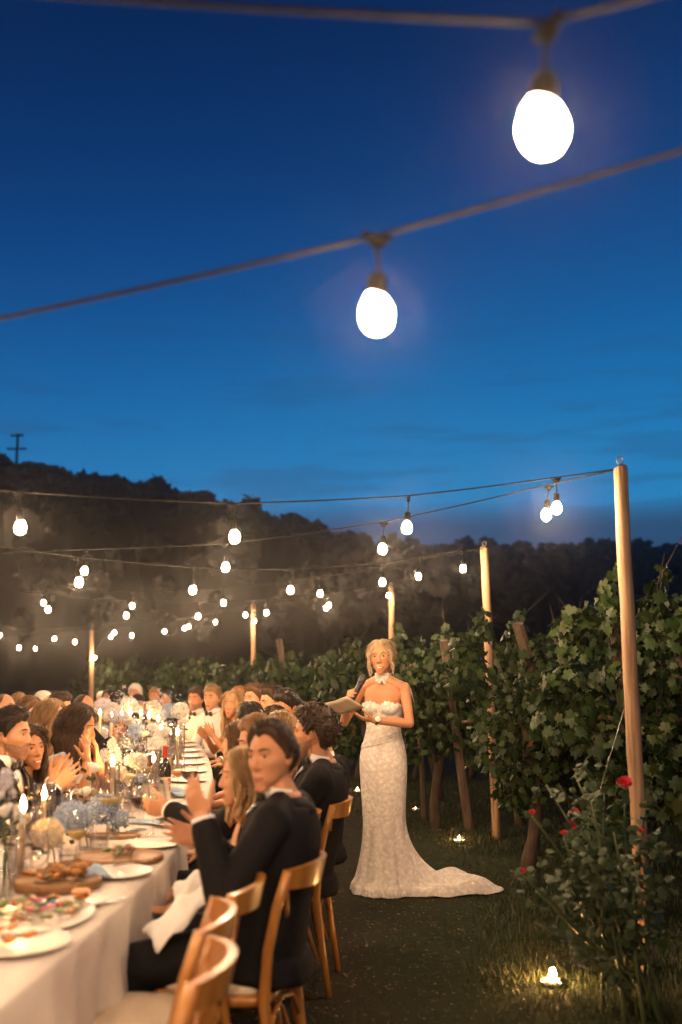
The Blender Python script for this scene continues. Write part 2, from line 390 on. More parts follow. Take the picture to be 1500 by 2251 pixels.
light_pole('P1', 1364, 1030, 1402, 5.4, 0.0395, 'tall pale wooden pole nearest the camera, beside the red rose bush')
light_pole('P2', 1065, 1206, 1090, 9.3, 0.041, 'pale wooden pole standing right of the bride in front of the vines')
light_pole('P3', 860, 1292, 864, 14.2, 0.043, 'wooden pole rising straight behind the head of the bride')
light_pole('P4', 557, 1327, 557, 18.9, 0.046, 'distant wooden pole behind the seated guests right of the far table end')
light_pole('P5', 202, 1385, 199, 22.0, 0.050, 'most distant wooden pole, beside the far left end of the vine rows')

bulb_mesh = MB().lathe([(0.0125, 0.036), (0.0165, 0.030), (0.0225, 0.020), (0.0272, 0.008), (0.0285, -0.004), (0.0255, -0.018), (0.018, -0.029), (0.008, -0.034), (0.002, -0.0348)], 14, cap=True).mesh('bulb', [M['bulb']])
_s = MB(); _s.lathe([(0.006, 0.088), (0.014, 0.084), (0.0165, 0.074), (0.0165, 0.044), (0.0145, 0.033)], 12, cap=True)
_s.tube([(0, 0, 0.084), (0.003, 0, 0.11), (-0.002, 0, 0.135), (0, 0, 0.165)], 0.0035, 6)
_s.rings([[(-0.03, -0.006, 0.172), (0.03, -0.006, 0.172), (0.03, 0.006, 0.172), (-0.03, 0.006, 0.172)],
          [(-0.008, -0.008, 0.145), (0.008, -0.008, 0.145), (0.008, 0.008, 0.145), (-0.008, 0.008, 0.145)]], 0)
socket_mesh = _s.mesh('socket', [M['rubber']])
def string_light(label, start, bulbs, end, r=0.0045, extra=(), bs=1.0):
    """bulbs: pixels and depth, in order along the cable"""
    th = thing('string_light', label, 'string lights', (0, 0, 0), group='strings of light bulbs over the table')
    o0 = Vector(start); th.location = o0
    pts = [o0]; spots = []
    for b in bulbs:
        c = b if isinstance(b, Vector) else P(*b); spots.append(c); pts.append(c + Vector((0, 0, 0.172)))
    pts.append(Vector(end))
    cable = []
    for a, b in zip(pts[:-1], pts[1:]):
        L = (b - a).length
        for k in range(7):
            t = k / 7; q = a.lerp(b, t); q.z -= 0.02 * L * 4 * t * (1 - t) * 0.2; cable.append(q - o0)
    cable.append(pts[-1] - o0)
    MB().tube(cable, r, 6).build('cable', M['rubber'], th)
    rng = random.Random(int(abs(o0.x) * 1000) + len(bulbs))
    for c in spots:
        lo = link('lamp', LAMP, th, c - o0)
        for nm, me in (('socket', socket_mesh), ('bulb', bulb_mesh)):
            q = link(nm, me, th, c - o0); q.rotation_euler = (rng.uniform(-.12, .12), rng.uniform(-.12, .12), rng.uniform(0, 6)); q.scale = (bs, bs, bs if nm == 'bulb' else 1.0)
    return th
p1, p2, p3, p4, p5 = (POLES[k] for k in ('P1', 'P2', 'P3', 'P4', 'P5'))
string_light('upper string of bulbs running level from the nearest pole across to the left edge', p1, [(1224, 1117, 5.45), (895, 1160, 5.3), (516, 1180, 5.05), (45, 1160, 4.7), (-480, 1118, 4.3)], P(-900, 980, 4.0))
string_light('lower of two strings from the nearest pole, dipping away to the far left', p1, [(1201, 1132, 5.65), (841, 1207, 6.3), (496, 1247, 7.1), (186, 1255, 7.9), (-120, 1262, 8.6), (-420, 1255, 9.4)], P(-700, 1150, 10))
string_light('string from the second pole that rises toward the left edge above the table', p2, [(1018, 1250, 9.0), (841, 1280, 8.7), (639, 1297, 8.3), (424, 1297, 7.6), (174, 1280, 6.8), (-150, 1240, 6.0), (-560, 1190, 5.3)], P(-900, 1060, 5))
string_light('string from the second pole that sinks away behind the other bulbs', p2, [(920, 1267, 9.7), (704, 1305, 10.5), (492, 1325, 11.3), (291, 1332, 12.1), (96, 1325, 12.9), (-90, 1322, 13.6)], P(-260, 1260, 14.4))
string_light('string from the pole behind the bride, coming forward over the table', p3, [(855, 1309, 13.9), (723, 1331, 13.4), (586, 1347, 12.9), (436, 1355, 12.3), (278, 1353, 11.6), (106, 1340, 10.9), (-90, 1325, 10.2)], P(-300, 1250, 9.6))
string_light('string from the pole behind the bride, running back to the far left', p3, [(717, 1337, 15.0), (540, 1352, 15.8), (406, 1381, 16.6), (252, 1391, 17.3), (120, 1404, 18.0), (0, 1396, 18.7)], P(-120, 1350, 19.4))
string_light('low distant string from the far right pole toward the table end', p4, [(560, 1365, 18.6), (474, 1368, 18.1), (362, 1388, 17.6), (290, 1397, 17.1), (165, 1411, 16.5), (42, 1424, 15.9), (-80, 1420, 15.2)], P(-200, 1370, 14.6))
string_light('farthest row of tiny bulbs between the two most distant poles', p4, [(415, 1377, 19.4), (244, 1400, 20.6), (209, 1446, 21.8), (78, 1426, 22.6), (-60, 1420, 23.5)], P(-150, 1390, 24))
string_light('sagging blurred string with one bulb high over the table, in mid sky', P(2500, -40, 1.45) , [(1905, 420, 1.62), (828, 690, 2.0), (-330, 905, 2.5), (-1150, 940, 3.1)], P(-1900, 900, 3.8), r=0.0055, bs=1.25)
string_light('nearest blurred string along the top edge with one large bulb', P(2700, -330, 1.30), [(1193, 280, 1.40), (-500, 125, 1.75), (-1900, 120, 2.3)], P(-2700, -20, 2.7), r=0.0055, bs=1.28)
# strings go on behind the camera; the second is added to front-light the bride
string_light('string of bulbs crossing over the table behind the camera', (2.6, 0.25, 2.7), [Vector(q) for q in ((1.7, -0.1, 2.36), (0.7, -0.25, 2.3), (-0.4, -0.4, 2.28), (-1.5, -0.5, 2.3), (-2.6, -0.6, 2.36))], (-3.4, -0.7, 2.7))
string_light('added unseen string of bulbs behind the camera, lighting the bride from the front', (3.2, -1.9, 2.7), [Vector(q) for q in ((2.4, -2.0, 2.36), (1.3, -2.1, 2.3), (0.2, -2.2, 2.26), (-0.9, -2.3, 2.28), (-2.0, -2.4, 2.34))], (-3.2, -2.6, 2.7))

# ------------------------------------------------------------------ vines
def leaf_shape(lobes=5):
    """a lobed vine leaf about 1 unit across, gently folded along its midrib"""
    pts = [(0, -0.42)]
    out = [(0.16, -0.52, 0), (0.36, -0.34, 0), (0.30, -0.14, 0), (0.55, -0.02, 0), (0.40, 0.10, 0), (0.34, 0.36, 0), (0.17, 0.28, 0), (0, 0.60, 0)]
    rim = out + [(-x, y, z) for x, y, z in out[-2::-1]] + [(0, -0.36, 0)]
    v = [(0, -0.02, 0.0)] + rim
    v = np.array(v, float); v[:, 2] = -0.28 * np.abs(v[:, 0]) ** 1.3 - 0.10 * v[:, 1] ** 2 + 0.03 * np.sin(v[:, 0] * 17)
    n = len(rim); f = [[0, 1 + i, 1 + (i + 1) % n] for i in range(n)]
    return v, np.array(f)
LEAF_V, LEAF_F = leaf_shape()
SIMPLE_V = np.array([[0, -.5, 0], [.42, -.1, -.08], [.3, .32, -.05], [0, .55, -.06], [-.3, .32, -.05], [-.42, -.1, -.08], [0, 0, 0.04]], float)
SIMPLE_F = np.array([[6, 0, 1], [6, 1, 2], [6, 2, 3], [6, 3, 4], [6, 4, 5], [6, 5, 0]])
LEAF_ME = [fast_mesh('leaf', LEAF_V, LEAF_F, [M[k]], smooth=False) for k in ('leaf1', 'leaf2', 'leaf3', 'leaf_red')]
def vine(loc, h, w, low, nleaf, nobj, label, seed, lean=0.0, size=0.10, simple=False, shoots=3, top_bulge=1.0, group='grapevines in the rows beside the table'):
    """one vine plant: twisted trunk, canes and a hanging crown of leaves; local x runs along the row"""
    rng = np.random.default_rng(seed); x, y = loc; z0 = gz(x, y)
    th = thing('grapevine', label, 'grapevine', (x, y, z0), group=group)
    tr = MB(); k = 9; pts = []; rad = []
    ph = rng.uniform(0, 6)
    for i in range(k):
        t = i / (k - 1); pts.append((lean * t + 0.05 * math.sin(ph + 5 * t), 0.05 * math.cos(ph + 4 * t), -0.05 + t * (h * 0.62))); rad.append(0.045 * (1.25 - 0.5 * t) * (1 + 0.15 * rng.normal()))
    tr.tube(pts, rad, 8)
    top = np.array(pts[-1])
    for s in (-1, 1): tr.tube([top, top + V3(s * w * 0.25, rng.normal() * .04, 0.06), top + V3(s * w * 0.5, rng.normal() * .05, 0.03)], [0.028, 0.02, 0.012], 6)
    tr.build('trunk', M['bark'], th)
    # clumps of leaves
    cen = []; cr = []
    for i in range(int(13 * w / 0.9) + 8):
        cx = rng.uniform(-w / 2, w / 2) * 1.15; cz = rng.uniform(low + 0.12, h - 0.16); cyy = rng.normal() * 0.17 - 0.04
        cen.append((cx + lean, cyy, cz)); cr.append(rng.uniform(0.17, 0.31))
    for i in range(shoots):
        cx = rng.uniform(-w / 2, w / 2); dy = rng.normal() * 0.12
        for q in range(4): cen.append((cx + lean + rng.normal() * 0.03 + q * 0.03, dy, h - 0.12 + q * 0.075 * top_bulge)); cr.append(0.11 - q * 0.018)
    cen = np.array(cen); cr = np.array(cr); wgt = cr ** 2 / np.sum(cr ** 2)
    pick = rng.choice(len(cen), nleaf, p=wgt)
    d = rng.normal(size=(nleaf, 3)); d /= np.linalg.norm(d, axis=1, keepdims=True)
    pos = cen[pick] + d * cr[pick][:, None] * rng.uniform(0.5, 1.05, (nleaf, 1))
    nrm = d * V3(1, 1, 0.5) + V3(0, -0.15, 0.35) + rng.normal(size=(nleaf, 3)) * 0.55
    rot = frames(nrm, rng, spin=(0, 0, -1)); sc = size * rng.uniform(0.6, 1.25, nleaf)
    kind = rng.choice(4, nleaf, p=[0.46, 0.37, 0.165, 0.005])
    # the leaves nearest the camera side are objects of their own
    order = np.argsort(pos[:, 1] + pos[:, 0] * 0.25 - np.where(rng.random(nleaf) < .5, .1, 0)); near = order[:nobj]; rest = order[nobj:]
    for i in near:
        o = link('leaf', LEAF_ME[kind[i]], th)
        o.matrix_local = Matrix.Translation(Vector(pos[i])) @ Matrix(rot[i].tolist()).to_4x4() @ Matrix.Scale(sc[i], 4)
    bv, bf = (SIMPLE_V, SIMPLE_F) if simple else (LEAF_V, LEAF_F)
    v, f = scatter(bv, bf, pos[rest], rot[rest], sc[rest] * (1.15 if simple else 1))
    fo = link('foliage', fast_mesh('foliage', v, f, [M['leaf1'], M['leaf2'], M['leaf3'], M['leaf_red']], np.repeat(kind[rest], len(bf))), th); fo['kind'] = 'stuff'
    cn = MB()
    for i in range(7):
        q = cen[rng.integers(len(cen))]; q2 = q + V3(rng.normal() * .1, rng.normal() * .1, rng.uniform(0.1, 0.3))
        cn.tube([top + V3(rng.normal() * w * .2, 0, 0), (top + q) / 2 + rng.normal(size=3) * .04, q, q2], [0.008, 0.006, 0.004, 0.002], 5)
    cn.build('canes', M['bark'], th)
    return th
def post(a, b, r, label, flat=False):
    a = Vector(a); b = Vector(b)
    th = thing('vineyard_post', label, 'post', a, group='weathered vineyard posts')
    d = b - a; rng = random.Random(int(a.x * 977))
    pts = [tuple(d * t + Vector((rng.uniform(-1, 1), rng.uniform(-1, 1), 0)) * 0.004) for t in np.linspace(-0.06, 1, 9)]
    MB().tube(pts, [r * (1.05 - 0.1 * t + rng.uniform(-.04, .04)) for t in np.linspace(0, 1, 9)], 9).build('shaft', M['old_wood'], th, smooth=False)
    if r > 0.05:
        w = MB()
        for t in (0.72, 0.725, 0.73): 
            c = d * t; w.tube([tuple(c + Vector((math.cos(q) * (r + .004), math.sin(q) * (r + .004), 0))) for q in np.linspace(0, 2 * PI, 14)], 0.002, 5, cap=False)
        w.build('tie_wire', M['steel'], th)
# ------------------------------------------------------------------ vine rows
def build_vines():
    # (row depth, x of the row end, vines, height, leaves, leaf objects, label of the first, label of the others)
    rows = [
        (6.3, 1.85, 3, 1.98, 3300, 290, ['tall vine with a shoot reaching up left of the nearest pole', 'vine with broad leaves just right of the nearest pole', 'vine cut off by the right edge of the photo behind the rose bush']),
        (7.9, 1.46, 3, 1.82, 3800, 280, ['vine around the slanted post between the two nearest poles', 'vine behind the first post of the second row', 'third vine of the second row, dark behind the nearest pole']),
        (9.9, 0.95, 3, 1.80, 2200, 120, ['vine hanging over the trunk post just left of the second pole', 'vine directly behind the second pole', 'vine in the shade behind the second pole, right side']),
        (12.0, 0.30, 3, 1.74, 1700, 0, ['vine whose pale leaves hang just left of the head of the bride', 'vine behind the shoulder of the bride', 'dim vine between the bride and the second pole']),
        (14.6, -0.55, 4, 1.72, 1200, 0, None), (17.2, -1.6, 4, 1.74, 1000, 0, None), (19.8, -3.2, 5, 1.78, 900, 0, None), (22.5, -5.0, 6, 1.85, 800, 0, None), (25.5, -6.4, 7, 1.9, 600, 0, None)]
    for ri, (y, x0, n, h, nl, no, labs) in enumerate(rows):
        for i in range(n):
            seed = ri * 31 + i
            far_lab = {4: 'blurred vine in the row beside the leaning post, behind the dark haired men', 5: 'blurred vine in the dark row behind the men in white shirts', 6: 'dim vine in the row right of the most distant pole',
                       7: 'faint vine in the second farthest row, beyond the far table end', 8: 'faintest vine in the farthest dark row against the hill'}
            lab = labs[i] if labs else far_lab[ri]
            grp = 'grapevines in the rows beside the table' if labs else 'distant grapevines, ' + ['', '', '', '', 'row by the leaning post', 'row behind the white shirts', 'row by the distant pole', 'second farthest row', 'farthest row'][ri]
            step = 0.82
            xx = x0 + i * step; yy = y + i * step * 0.22
            vine((xx, yy), h + [0.0, 0.07, -0.04, 0.03][i % 4] * (1 if ri else 0.6), 0.95, 0.50 + 0.12 * (i % 2) - (0.10 if ri < 2 else 0), nl, no if i < 2 else no // 2, lab, seed, size=(0.088, 0.074, 0.076, 0.084)[ri] if ri < 4 else 0.11,
                 simple=ri >= 3, shoots=4 if ri < 4 else 3, top_bulge=1.25 if ri == 0 else 1.0, group=grp)
    post(G(1300, 1885), P(1138, 1372, 7.7), 0.05, 'slanted weathered post with a sawn top, deep in leaves between the two nearest poles')
    post((1.93, 6.62, 0), P(1358, 1380, 6.35), 0.052, 'split grey post half hidden just left of the nearest pole')
    post((2.35, 6.35, 0), P(1492, 1378, 6.2), 0.058, 'weathered post top at the right edge of the photo')
    post((1.22, 9.75, -0.03), P(976, 1408, 9.6), 0.046, 'leaning post with bare trunk left of the second pole')
    post((0.85, 10.4, -0.05), P(920, 1560, 10.3), 0.03, 'thin stake in the shade right of the bride')
    post((0.36, 11.6, -0.08), P(822, 1585, 11.5), 0.028, 'thin stake in the shade behind the bride')
    post((-0.62, 14.9, -0.15), P(614, 1405, 14.8), 0.05, 'pale leaning post among the vines above the dark haired guests')
    post((1.62, 8.5, 0), P(1152, 1640, 8.4), 0.025, 'thin upright stake under the second row of vines')
build_vines()

def build_guy_wire():
    a = P(1372, 1560, 5.45); b = G(1290, 1860); b = P(1312, 1760, 5.7)
    g = a + (b - a) * 1.55
    th = thing('guy_wire', 'thin guy wire with a tensioner slanting down from the nearest pole', 'wire', a)
    MB().tube([(0, 0, 0), tuple(g - a)], 0.0022, 5).build('wire', M['steel'], th)
    c = (b - a) * 0.55
    MB().tube([tuple(c * 0.93), tuple(c * 0.95), tuple(c), tuple(c * 1.05), tuple(c * 1.07)], [0.002, 0.006, 0.007, 0.006, 0.002], 6).build('tensioner', M['steel'], th)
build_guy_wire()

# ------------------------------------------------------------------ grass, straw, pebbles
def path_edge(x, y):
    return 0.85 + 0.35 * noise.noise(Vector((x * 0.9, y * 0.9, 2.0))) - max(0, (y - 9.0)) * 0.30
def build_grass():
    rng = np.random.default_rng(11); pos = []; hs = []
    tries = 0
    while len(pos) < 62000 and tries < 400000:
        tries += 1
        y = 2.6 + 13 * rng.random() ** 1.7; hw = y * 0.36 + 0.2
        x = rng.uniform(-hw * 0.6, hw)
        e = x - path_edge(x, y) + rng.normal() * 0.12
        if e < 0 and rng.random() > 0.045: continue
        if 0.0 < x < 1.12 and abs(y - 7.22 - (x - .3) * .16) < .30: continue      # the gown lies here
        t = 0.5 + 0.5 * noise.noise(Vector((x * 2.1, y * 2.1, 7)))
        if rng.random() > 0.35 + t: continue
        pos.append((x, y, gz(x, y) - 0.004)); hs.append((0.028 + 0.05 * t * rng.random()) * (1 if e > 0 else 0.7) * (1.6 if rng.random() < .03 else 1))
    pos = np.array(pos); hs = np.array(hs); n = len(pos)
    blade = np.array([[-.07, 0, 0], [.07, 0, 0], [.05, .12, .5], [0, .38, 1.0]], float)
    a = rng.uniform(0, 2 * PI, n); c, s = np.cos(a), np.sin(a); z = np.zeros(n); o = np.ones(n)
    tl = rng.normal(size=n) * 0.35
    rot = np.stack([np.stack([c, -s, s * tl], 1), np.stack([s, c, -c * tl], 1), np.stack([z, z, o], 1)], 1)
    v, f = scatter(blade, [[0, 1, 2], [0, 2, 3]], pos, rot, hs)
    g = link('grass', fast_mesh('grass', v, f, [M['grass'], M['straw']], np.repeat(rng.random(n) < 0.10, 2).astype(int))); tag(g, kind='stuff')
    # loose straw and pebbles on the trodden path
    n = 3600; y = 2.3 + 12 * rng.random(n) ** 1.5; x = rng.uniform(-0.6, 1.5, n) - np.maximum(0, y - 9) * .2
    pos = np.stack([x, y, np.array([gz(a, b) for a, b in zip(x, y)]) + 0.006], 1)
    nr = np.stack([rng.normal(size=n) * .25, rng.normal(size=n) * .25, np.ones(n)], 1)
    v, f = scatter(np.array([[-.5, -.04, 0], [.5, -.03, .05], [.5, .03, .05], [-.5, .04, 0]]), [[0, 1, 2, 3]], pos, frames(nr, rng), rng.uniform(0.02, 0.06, n))
    g = link('straw', fast_mesh('straw', v, f, [M['straw']])); tag(g, kind='stuff')
    ico = np.array([[0, 0, -.6], [.9, 0, 0], [.1, .8, .05], [-.85, .1, 0], [-.05, -.75, 0], [.1, .05, .55]], float)
    fi = [[0, 2, 1], [0, 3, 2], [0, 4, 3], [0, 1, 4], [5, 1, 2], [5, 2, 3], [5, 3, 4], [5, 4, 1]]
    n = 3200; y = 2.3 + 11 * rng.random(n) ** 1.5; x = rng.uniform(-0.7, 1.3, n) - np.maximum(0, y - 9) * .2
    pos = np.stack([x, y, np.array([gz(a, b) for a, b in zip(x, y)]) + 0.002], 1)
    v, f = scatter(ico, fi, pos, frames(nr[:n] , rng), rng.uniform(0.004, 0.013, n) * np.where(rng.random(n) < .03, 1.8, 1))
    g = link('gravel', fast_mesh('gravel', v, f, [M['stone']])); tag(g, kind='stuff')
build_grass()

# ------------------------------------------------------------------ rose bush
def rose_bloom(th, c, r, mat_, name='bloom', seed=0, up=(0, 0, 1), npet=15, open_=1.0):
    """cupped rose of overlapping curled petals"""
    rng = np.random.default_rng(seed); m = MB(); ga = 2.39996
    z = unit(up); a = unit(np.cross(z, V3(0.3, 1, 0.1))); b = np.cross(z, a)
    for k in range(npet):
        t = (k + 0.5) / npet; az = k * ga; tilt = (0.10 + 0.85 * t ** 1.2) * open_; w = (0.42 + 0.36 * t); hh = 0.72 + 0.34 * t
        g = []
        for i in range(4):
            u = i / 3
            for j in range(5):
                s = j / 4 - 0.5
                aa = az + s * w * 2.3; rad = (0.10 + 0.42 * t) * (0.3 + 0.7 * math.sin(min(1, u * 1.15) * PI / 2)) + u * u * math.sin(tilt) * 0.42
                zz = -0.5 + u * hh * math.cos(tilt * 0.75) * (1 - 0.25 * (2 * s) ** 2) + rng.normal() * 0.012
                g.append(c + r * ((math.cos(aa) * a + math.sin(aa) * b) * rad + z * zz))
        m.add(g, [(i * 5 + j, i * 5 + j + 1, i * 5 + j + 6, i * 5 + j + 5) for i in range(3) for j in range(4)])
    return m.build(name, mat_, th)
def build_rose_bush():
    rng = np.random.default_rng(21); base = Vector((1.42, 4.75, 0)); lm = fast_mesh('leaf', SIMPLE_V, SIMPLE_F, [M['rose_leaf']], smooth=False)
    th = thing('rose_bush', 'dark rose bush with red blooms at the foot of the nearest pole', 'rose bush', base)
    tips = [P(1375, 1745, 4.75), P(1170, 1795, 4.6), P(1265, 1800, 4.8), P(1240, 1840, 4.55), P(1410, 1835, 4.6), P(1150, 1925, 4.3), P(1200, 1725, 4.9), P(1265, 1705, 4.95),
            P(1300, 1760, 4.7), P(1330, 1730, 4.9), P(1420, 1760, 4.8), P(1440, 1850, 4.7), P(1180, 1960, 4.35), P(1280, 1880, 4.4), P(1350, 1830, 4.5), P(1230, 1930, 4.5), P(1400, 1930, 4.5), P(1330, 1960, 4.4), P(1180, 2030, 4.2)]
    leafpos = []; leafn = []
    for i, t in enumerate(tips):
        e = np.array(t - base); b0 = V3(rng.normal() * .12, rng.normal() * .1, -0.02)
        mid = b0 * 0.4 + e * 0.5 + V3(0, 0, 0.10) + rng.normal(size=3) * 0.04
        pts = [(1 - q) ** 2 * b0 + 2 * q * (1 - q) * mid + q * q * e for q in np.linspace(0, 1, 8)]
        MB().tube(pts, list(np.linspace(0.010, 0.004, 8)), 6).build('stem', M['stem'], th)
        for k in range(11):
            q = rng.uniform(0.3, 1.0); p = (1 - q) ** 2 * b0 + 2 * q * (1 - q) * mid + q * q * e
            ax = unit(rng.normal(size=3) * V3(1, 1, .5))
            for j in range(5):     # a rose leaf is a small spray of leaflets
                leafpos.append(p + ax * (0.035 + 0.022 * j) + rng.normal(size=3) * 0.022); leafn.append(unit(rng.normal(size=3) * .5 + V3(0, -.35, .8)))
    leafpos = np.array(leafpos); leafn = np.array(leafn); n = len(leafpos)
    rot = frames(leafn, rng); sc = rng.uniform(0.034, 0.056, n); order = np.argsort(leafpos[:, 1])
    for i in order[:290]:
        o = link('leaf', lm, th); o.matrix_local = Matrix.Translation(Vector(leafpos[i])) @ Matrix(rot[i].tolist()).to_4x4() @ Matrix.Scale(sc[i], 4)
    r = order[290:]; v, f = scatter(SIMPLE_V, SIMPLE_F, leafpos[r], rot[r], sc[r])
    fo = link('foliage', fast_mesh('foliage', v, f, [M['rose_leaf']]), th); fo['kind'] = 'stuff'
    for i, (t, rr) in enumerate(zip(tips[:6], (0.050, 0.020, 0.030, 0.019, 0.018, 0.019))):
        rose_bloom(th, np.array(t - base) + V3(0, 0, rr * 0.9), rr, M['red_petal'], seed=i, up=(0.1 * (i % 3 - 1), -0.5, 0.9), npet=17)
    rose_bloom(th, np.array(P(1258, 1812, 4.75) - base), 0.026, M['red_petal'], seed=31, up=(-.3, -0.8, -.2))
build_rose_bush()

# ------------------------------------------------------------------ tea lights on the ground
M['wax'] = mat('candle_wax', (0.80, 0.70, 0.52), (0.74, 0.62, 0.44), 14, 0.5, sss=0.0, transl=0.35)
M['wick'] = mat('burnt_wick', (0.02, 0.015, 0.01))
M['clay'] = mat('pale_dish', (0.62, 0.52, 0.42), (0.5, 0.42, 0.34), 30, 0.5)
def flame_mesh(h, r):
    m = MB(); m.lathe([(r * .35, 0), (r * .85, h * .16), (r, h * .32), (r * .72, h * .55), (r * .35, h * .8), (r * .05, h)], 8, cap=True)
    v = m.v[0]; v[:, 0] += 0.12 * r * np.sin(v[:, 2] / h * 4); return m
def tea_light(px, py, r, fh, label, zoff=0.0):
    g = G(px, py, 0.0); g = G(px, py, gz(g.x, g.y))
    th = thing('tea_light', label, 'tea light', g, group='tea lights on the grass beside the table')
    MB().lathe([(0.001, 0.004), (r * .7, 0.004), (r, 0.02), (r * 1.04, 0.022), (r * .72, 0.0), (0.001, 0.0)], 20).build('dish', M['clay'], th)
    MB().lathe([(0.001, 0.006), (0.026, 0.006), (0.027, 0.02), (0.001, 0.019)], 16).build('wax', M['wax'], th)
    MB().tube([(0, 0, 0.018), (0.001, 0, 0.028)], 0.0015, 5).build('wick', M['wick'], th)
    f = flame_mesh(fh, fh * 0.22); f.v[0][:, 2] += 0.022; f.build('flame', M['flame'], th)
tea_light(1215, 2166, 0.055, 0.085, 'tea light with a tall flame on a pale dish in the right foreground grass')
tea_light(1010, 1852, 0.045, 0.04, 'tea light glowing in the grass right of the hem of the dress')
tea_light(786, 1741, 0.045, 0.035, 'tea light left of the bride, beside the chair of the curly haired man')
tea_light(914, 1782, 0.04, 0.014, 'faint low tea light in the grass right behind the bride')
# ------------------------------------------------------------------ people
M['skin'] = mat('skin', (0.58, 0.305, 0.175), (0.52, 0.265, 0.145), 9, 0.5, bump=0.25, bscale=140, dist=0.001, spec=0.28)
M['skin_tan'] = mat('tanned_skin', (0.52, 0.25, 0.13), (0.46, 0.21, 0.105), 9, 0.48, bump=0.25, bscale=140, dist=0.001, spec=0.28)
M['skin_dark'] = mat('brown_skin', (0.24, 0.115, 0.06), (0.20, 0.095, 0.05), 9, 0.48, spec=0.4)
M['lip'] = mat('lip', (0.33, 0.115, 0.07), (0.29, 0.10, 0.06), 20, 0.5)
M['lip_red'] = mat('rosy_lip', (0.40, 0.115, 0.08), (0.36, 0.10, 0.07), 20, 0.4)
M['stubble'] = mat('stubbled_skin', (0.36, 0.19, 0.11), (0.20, 0.105, 0.065), 160, 0.7)
M['eye_white'] = mat('eye_white', (0.42, 0.38, 0.34), rough=0.3)
M['iris'] = mat('iris', (0.05, 0.03, 0.02), (0.08, 0.05, 0.03), 200, 0.1)
M['teeth'] = mat('teeth', (0.82, 0.78, 0.70), rough=0.25)
def hair_mat(name, c1, c2): return mat(name, c1, c2, 26, 0.5, bump=0.9, bscale=60, stretch=(1, 1, 0.22), spec=0.22, dist=0.004, lo=0.3, hi=0.7)
H = {'black': hair_mat('black_hair', (0.012, 0.008, 0.006), (0.03, 0.02, 0.014)), 'dark': hair_mat('dark_brown_hair', (0.022, 0.012, 0.007), (0.055, 0.032, 0.018)),
     'brown': hair_mat('brown_hair', (0.075, 0.038, 0.018), (0.14, 0.075, 0.036)), 'light': hair_mat('light_brown_hair', (0.18, 0.10, 0.045), (0.30, 0.18, 0.085)),
     'blond': hair_mat('blond_hair', (0.30, 0.18, 0.075), (0.46, 0.30, 0.15)), 'pale': hair_mat('pale_blond_hair', (0.24, 0.155, 0.08), (0.56, 0.42, 0.265)), 'white': hair_mat('white_hair', (0.66, 0.60, 0.52), (0.78, 0.72, 0.64)),
     'ginger': hair_mat('ginger_hair', (0.30, 0.12, 0.045), (0.40, 0.19, 0.08))}
M['tux'] = mat('black_wool', (0.007, 0.007, 0.008), (0.011, 0.010, 0.011), 60, 0.85, bump=0.35, bscale=14, spec=0.15, dist=0.01)
M['satin'] = mat('black_satin', (0.010, 0.010, 0.010), rough=0.3)
M['white_cotton'] = mat('white_cotton', (0.80, 0.78, 0.75), (0.74, 0.72, 0.69), 7, 0.8, bump=0.6, bscale=9, dist=0.012)
M['blue_dress'] = mat('pale_blue_satin', (0.25, 0.40, 0.60), (0.32, 0.47, 0.66), 7, 0.45, bump=0.6, bscale=11, stretch=(1, 1, .4), dist=0.012, sheen=0.2)
M['black_dress'] = mat('black_crepe', (0.012, 0.011, 0.012), (0.02, 0.018, 0.02), 9, 0.7, bump=0.4, bscale=10, dist=0.01)
M['rust_dress'] = mat('rust_satin', (0.36, 0.12, 0.06), (0.46, 0.16, 0.08), 6, 0.45, bump=0.6, bscale=10, dist=0.01)
M['tan_dress'] = mat('golden_satin', (0.48, 0.27, 0.11), (0.56, 0.33, 0.15), 6, 0.45, bump=0.5, bscale=10, dist=0.01)
M['gold'] = mat('gold', (0.75, 0.50, 0.20), rough=0.25, metal=1.0)

tmp_col = bpy.data.collections.new('workshop'); COL.children.link(tmp_col)
def remesh(mb, voxel, it=4, fac=0.5):
    me = mb.mesh('tmp'); o = bpy.data.objects.new('tmp', me); tmp_col.objects.link(o)
    r = o.modifiers.new('r', 'REMESH'); r.mode = 'VOXEL'; r.voxel_size = voxel; r.use_smooth_shade = True
    s = o.modifiers.new('s', 'SMOOTH'); s.factor = fac; s.iterations = it
    dg = bpy.context.evaluated_depsgraph_get(); ev = o.evaluated_get(dg)
    t = bpy.data.meshes.new_from_object(ev)
    n = len(t.vertices); v = np.empty(n * 3, np.float32); t.vertices.foreach_get('co', v); v = v.reshape(-1, 3)
    f = [tuple(p.vertices) for p in t.polygons]
    bpy.data.objects.remove(o); bpy.data.meshes.remove(me); bpy.data.meshes.remove(t)
    return v.astype(float), f
def rotm(x=0, y=0, z=0): return np.array(Euler((x, y, z), 'XYZ').to_matrix())
def axang(axis, a): return np.array(Matrix.Rotation(a, 3, Vector(axis)))

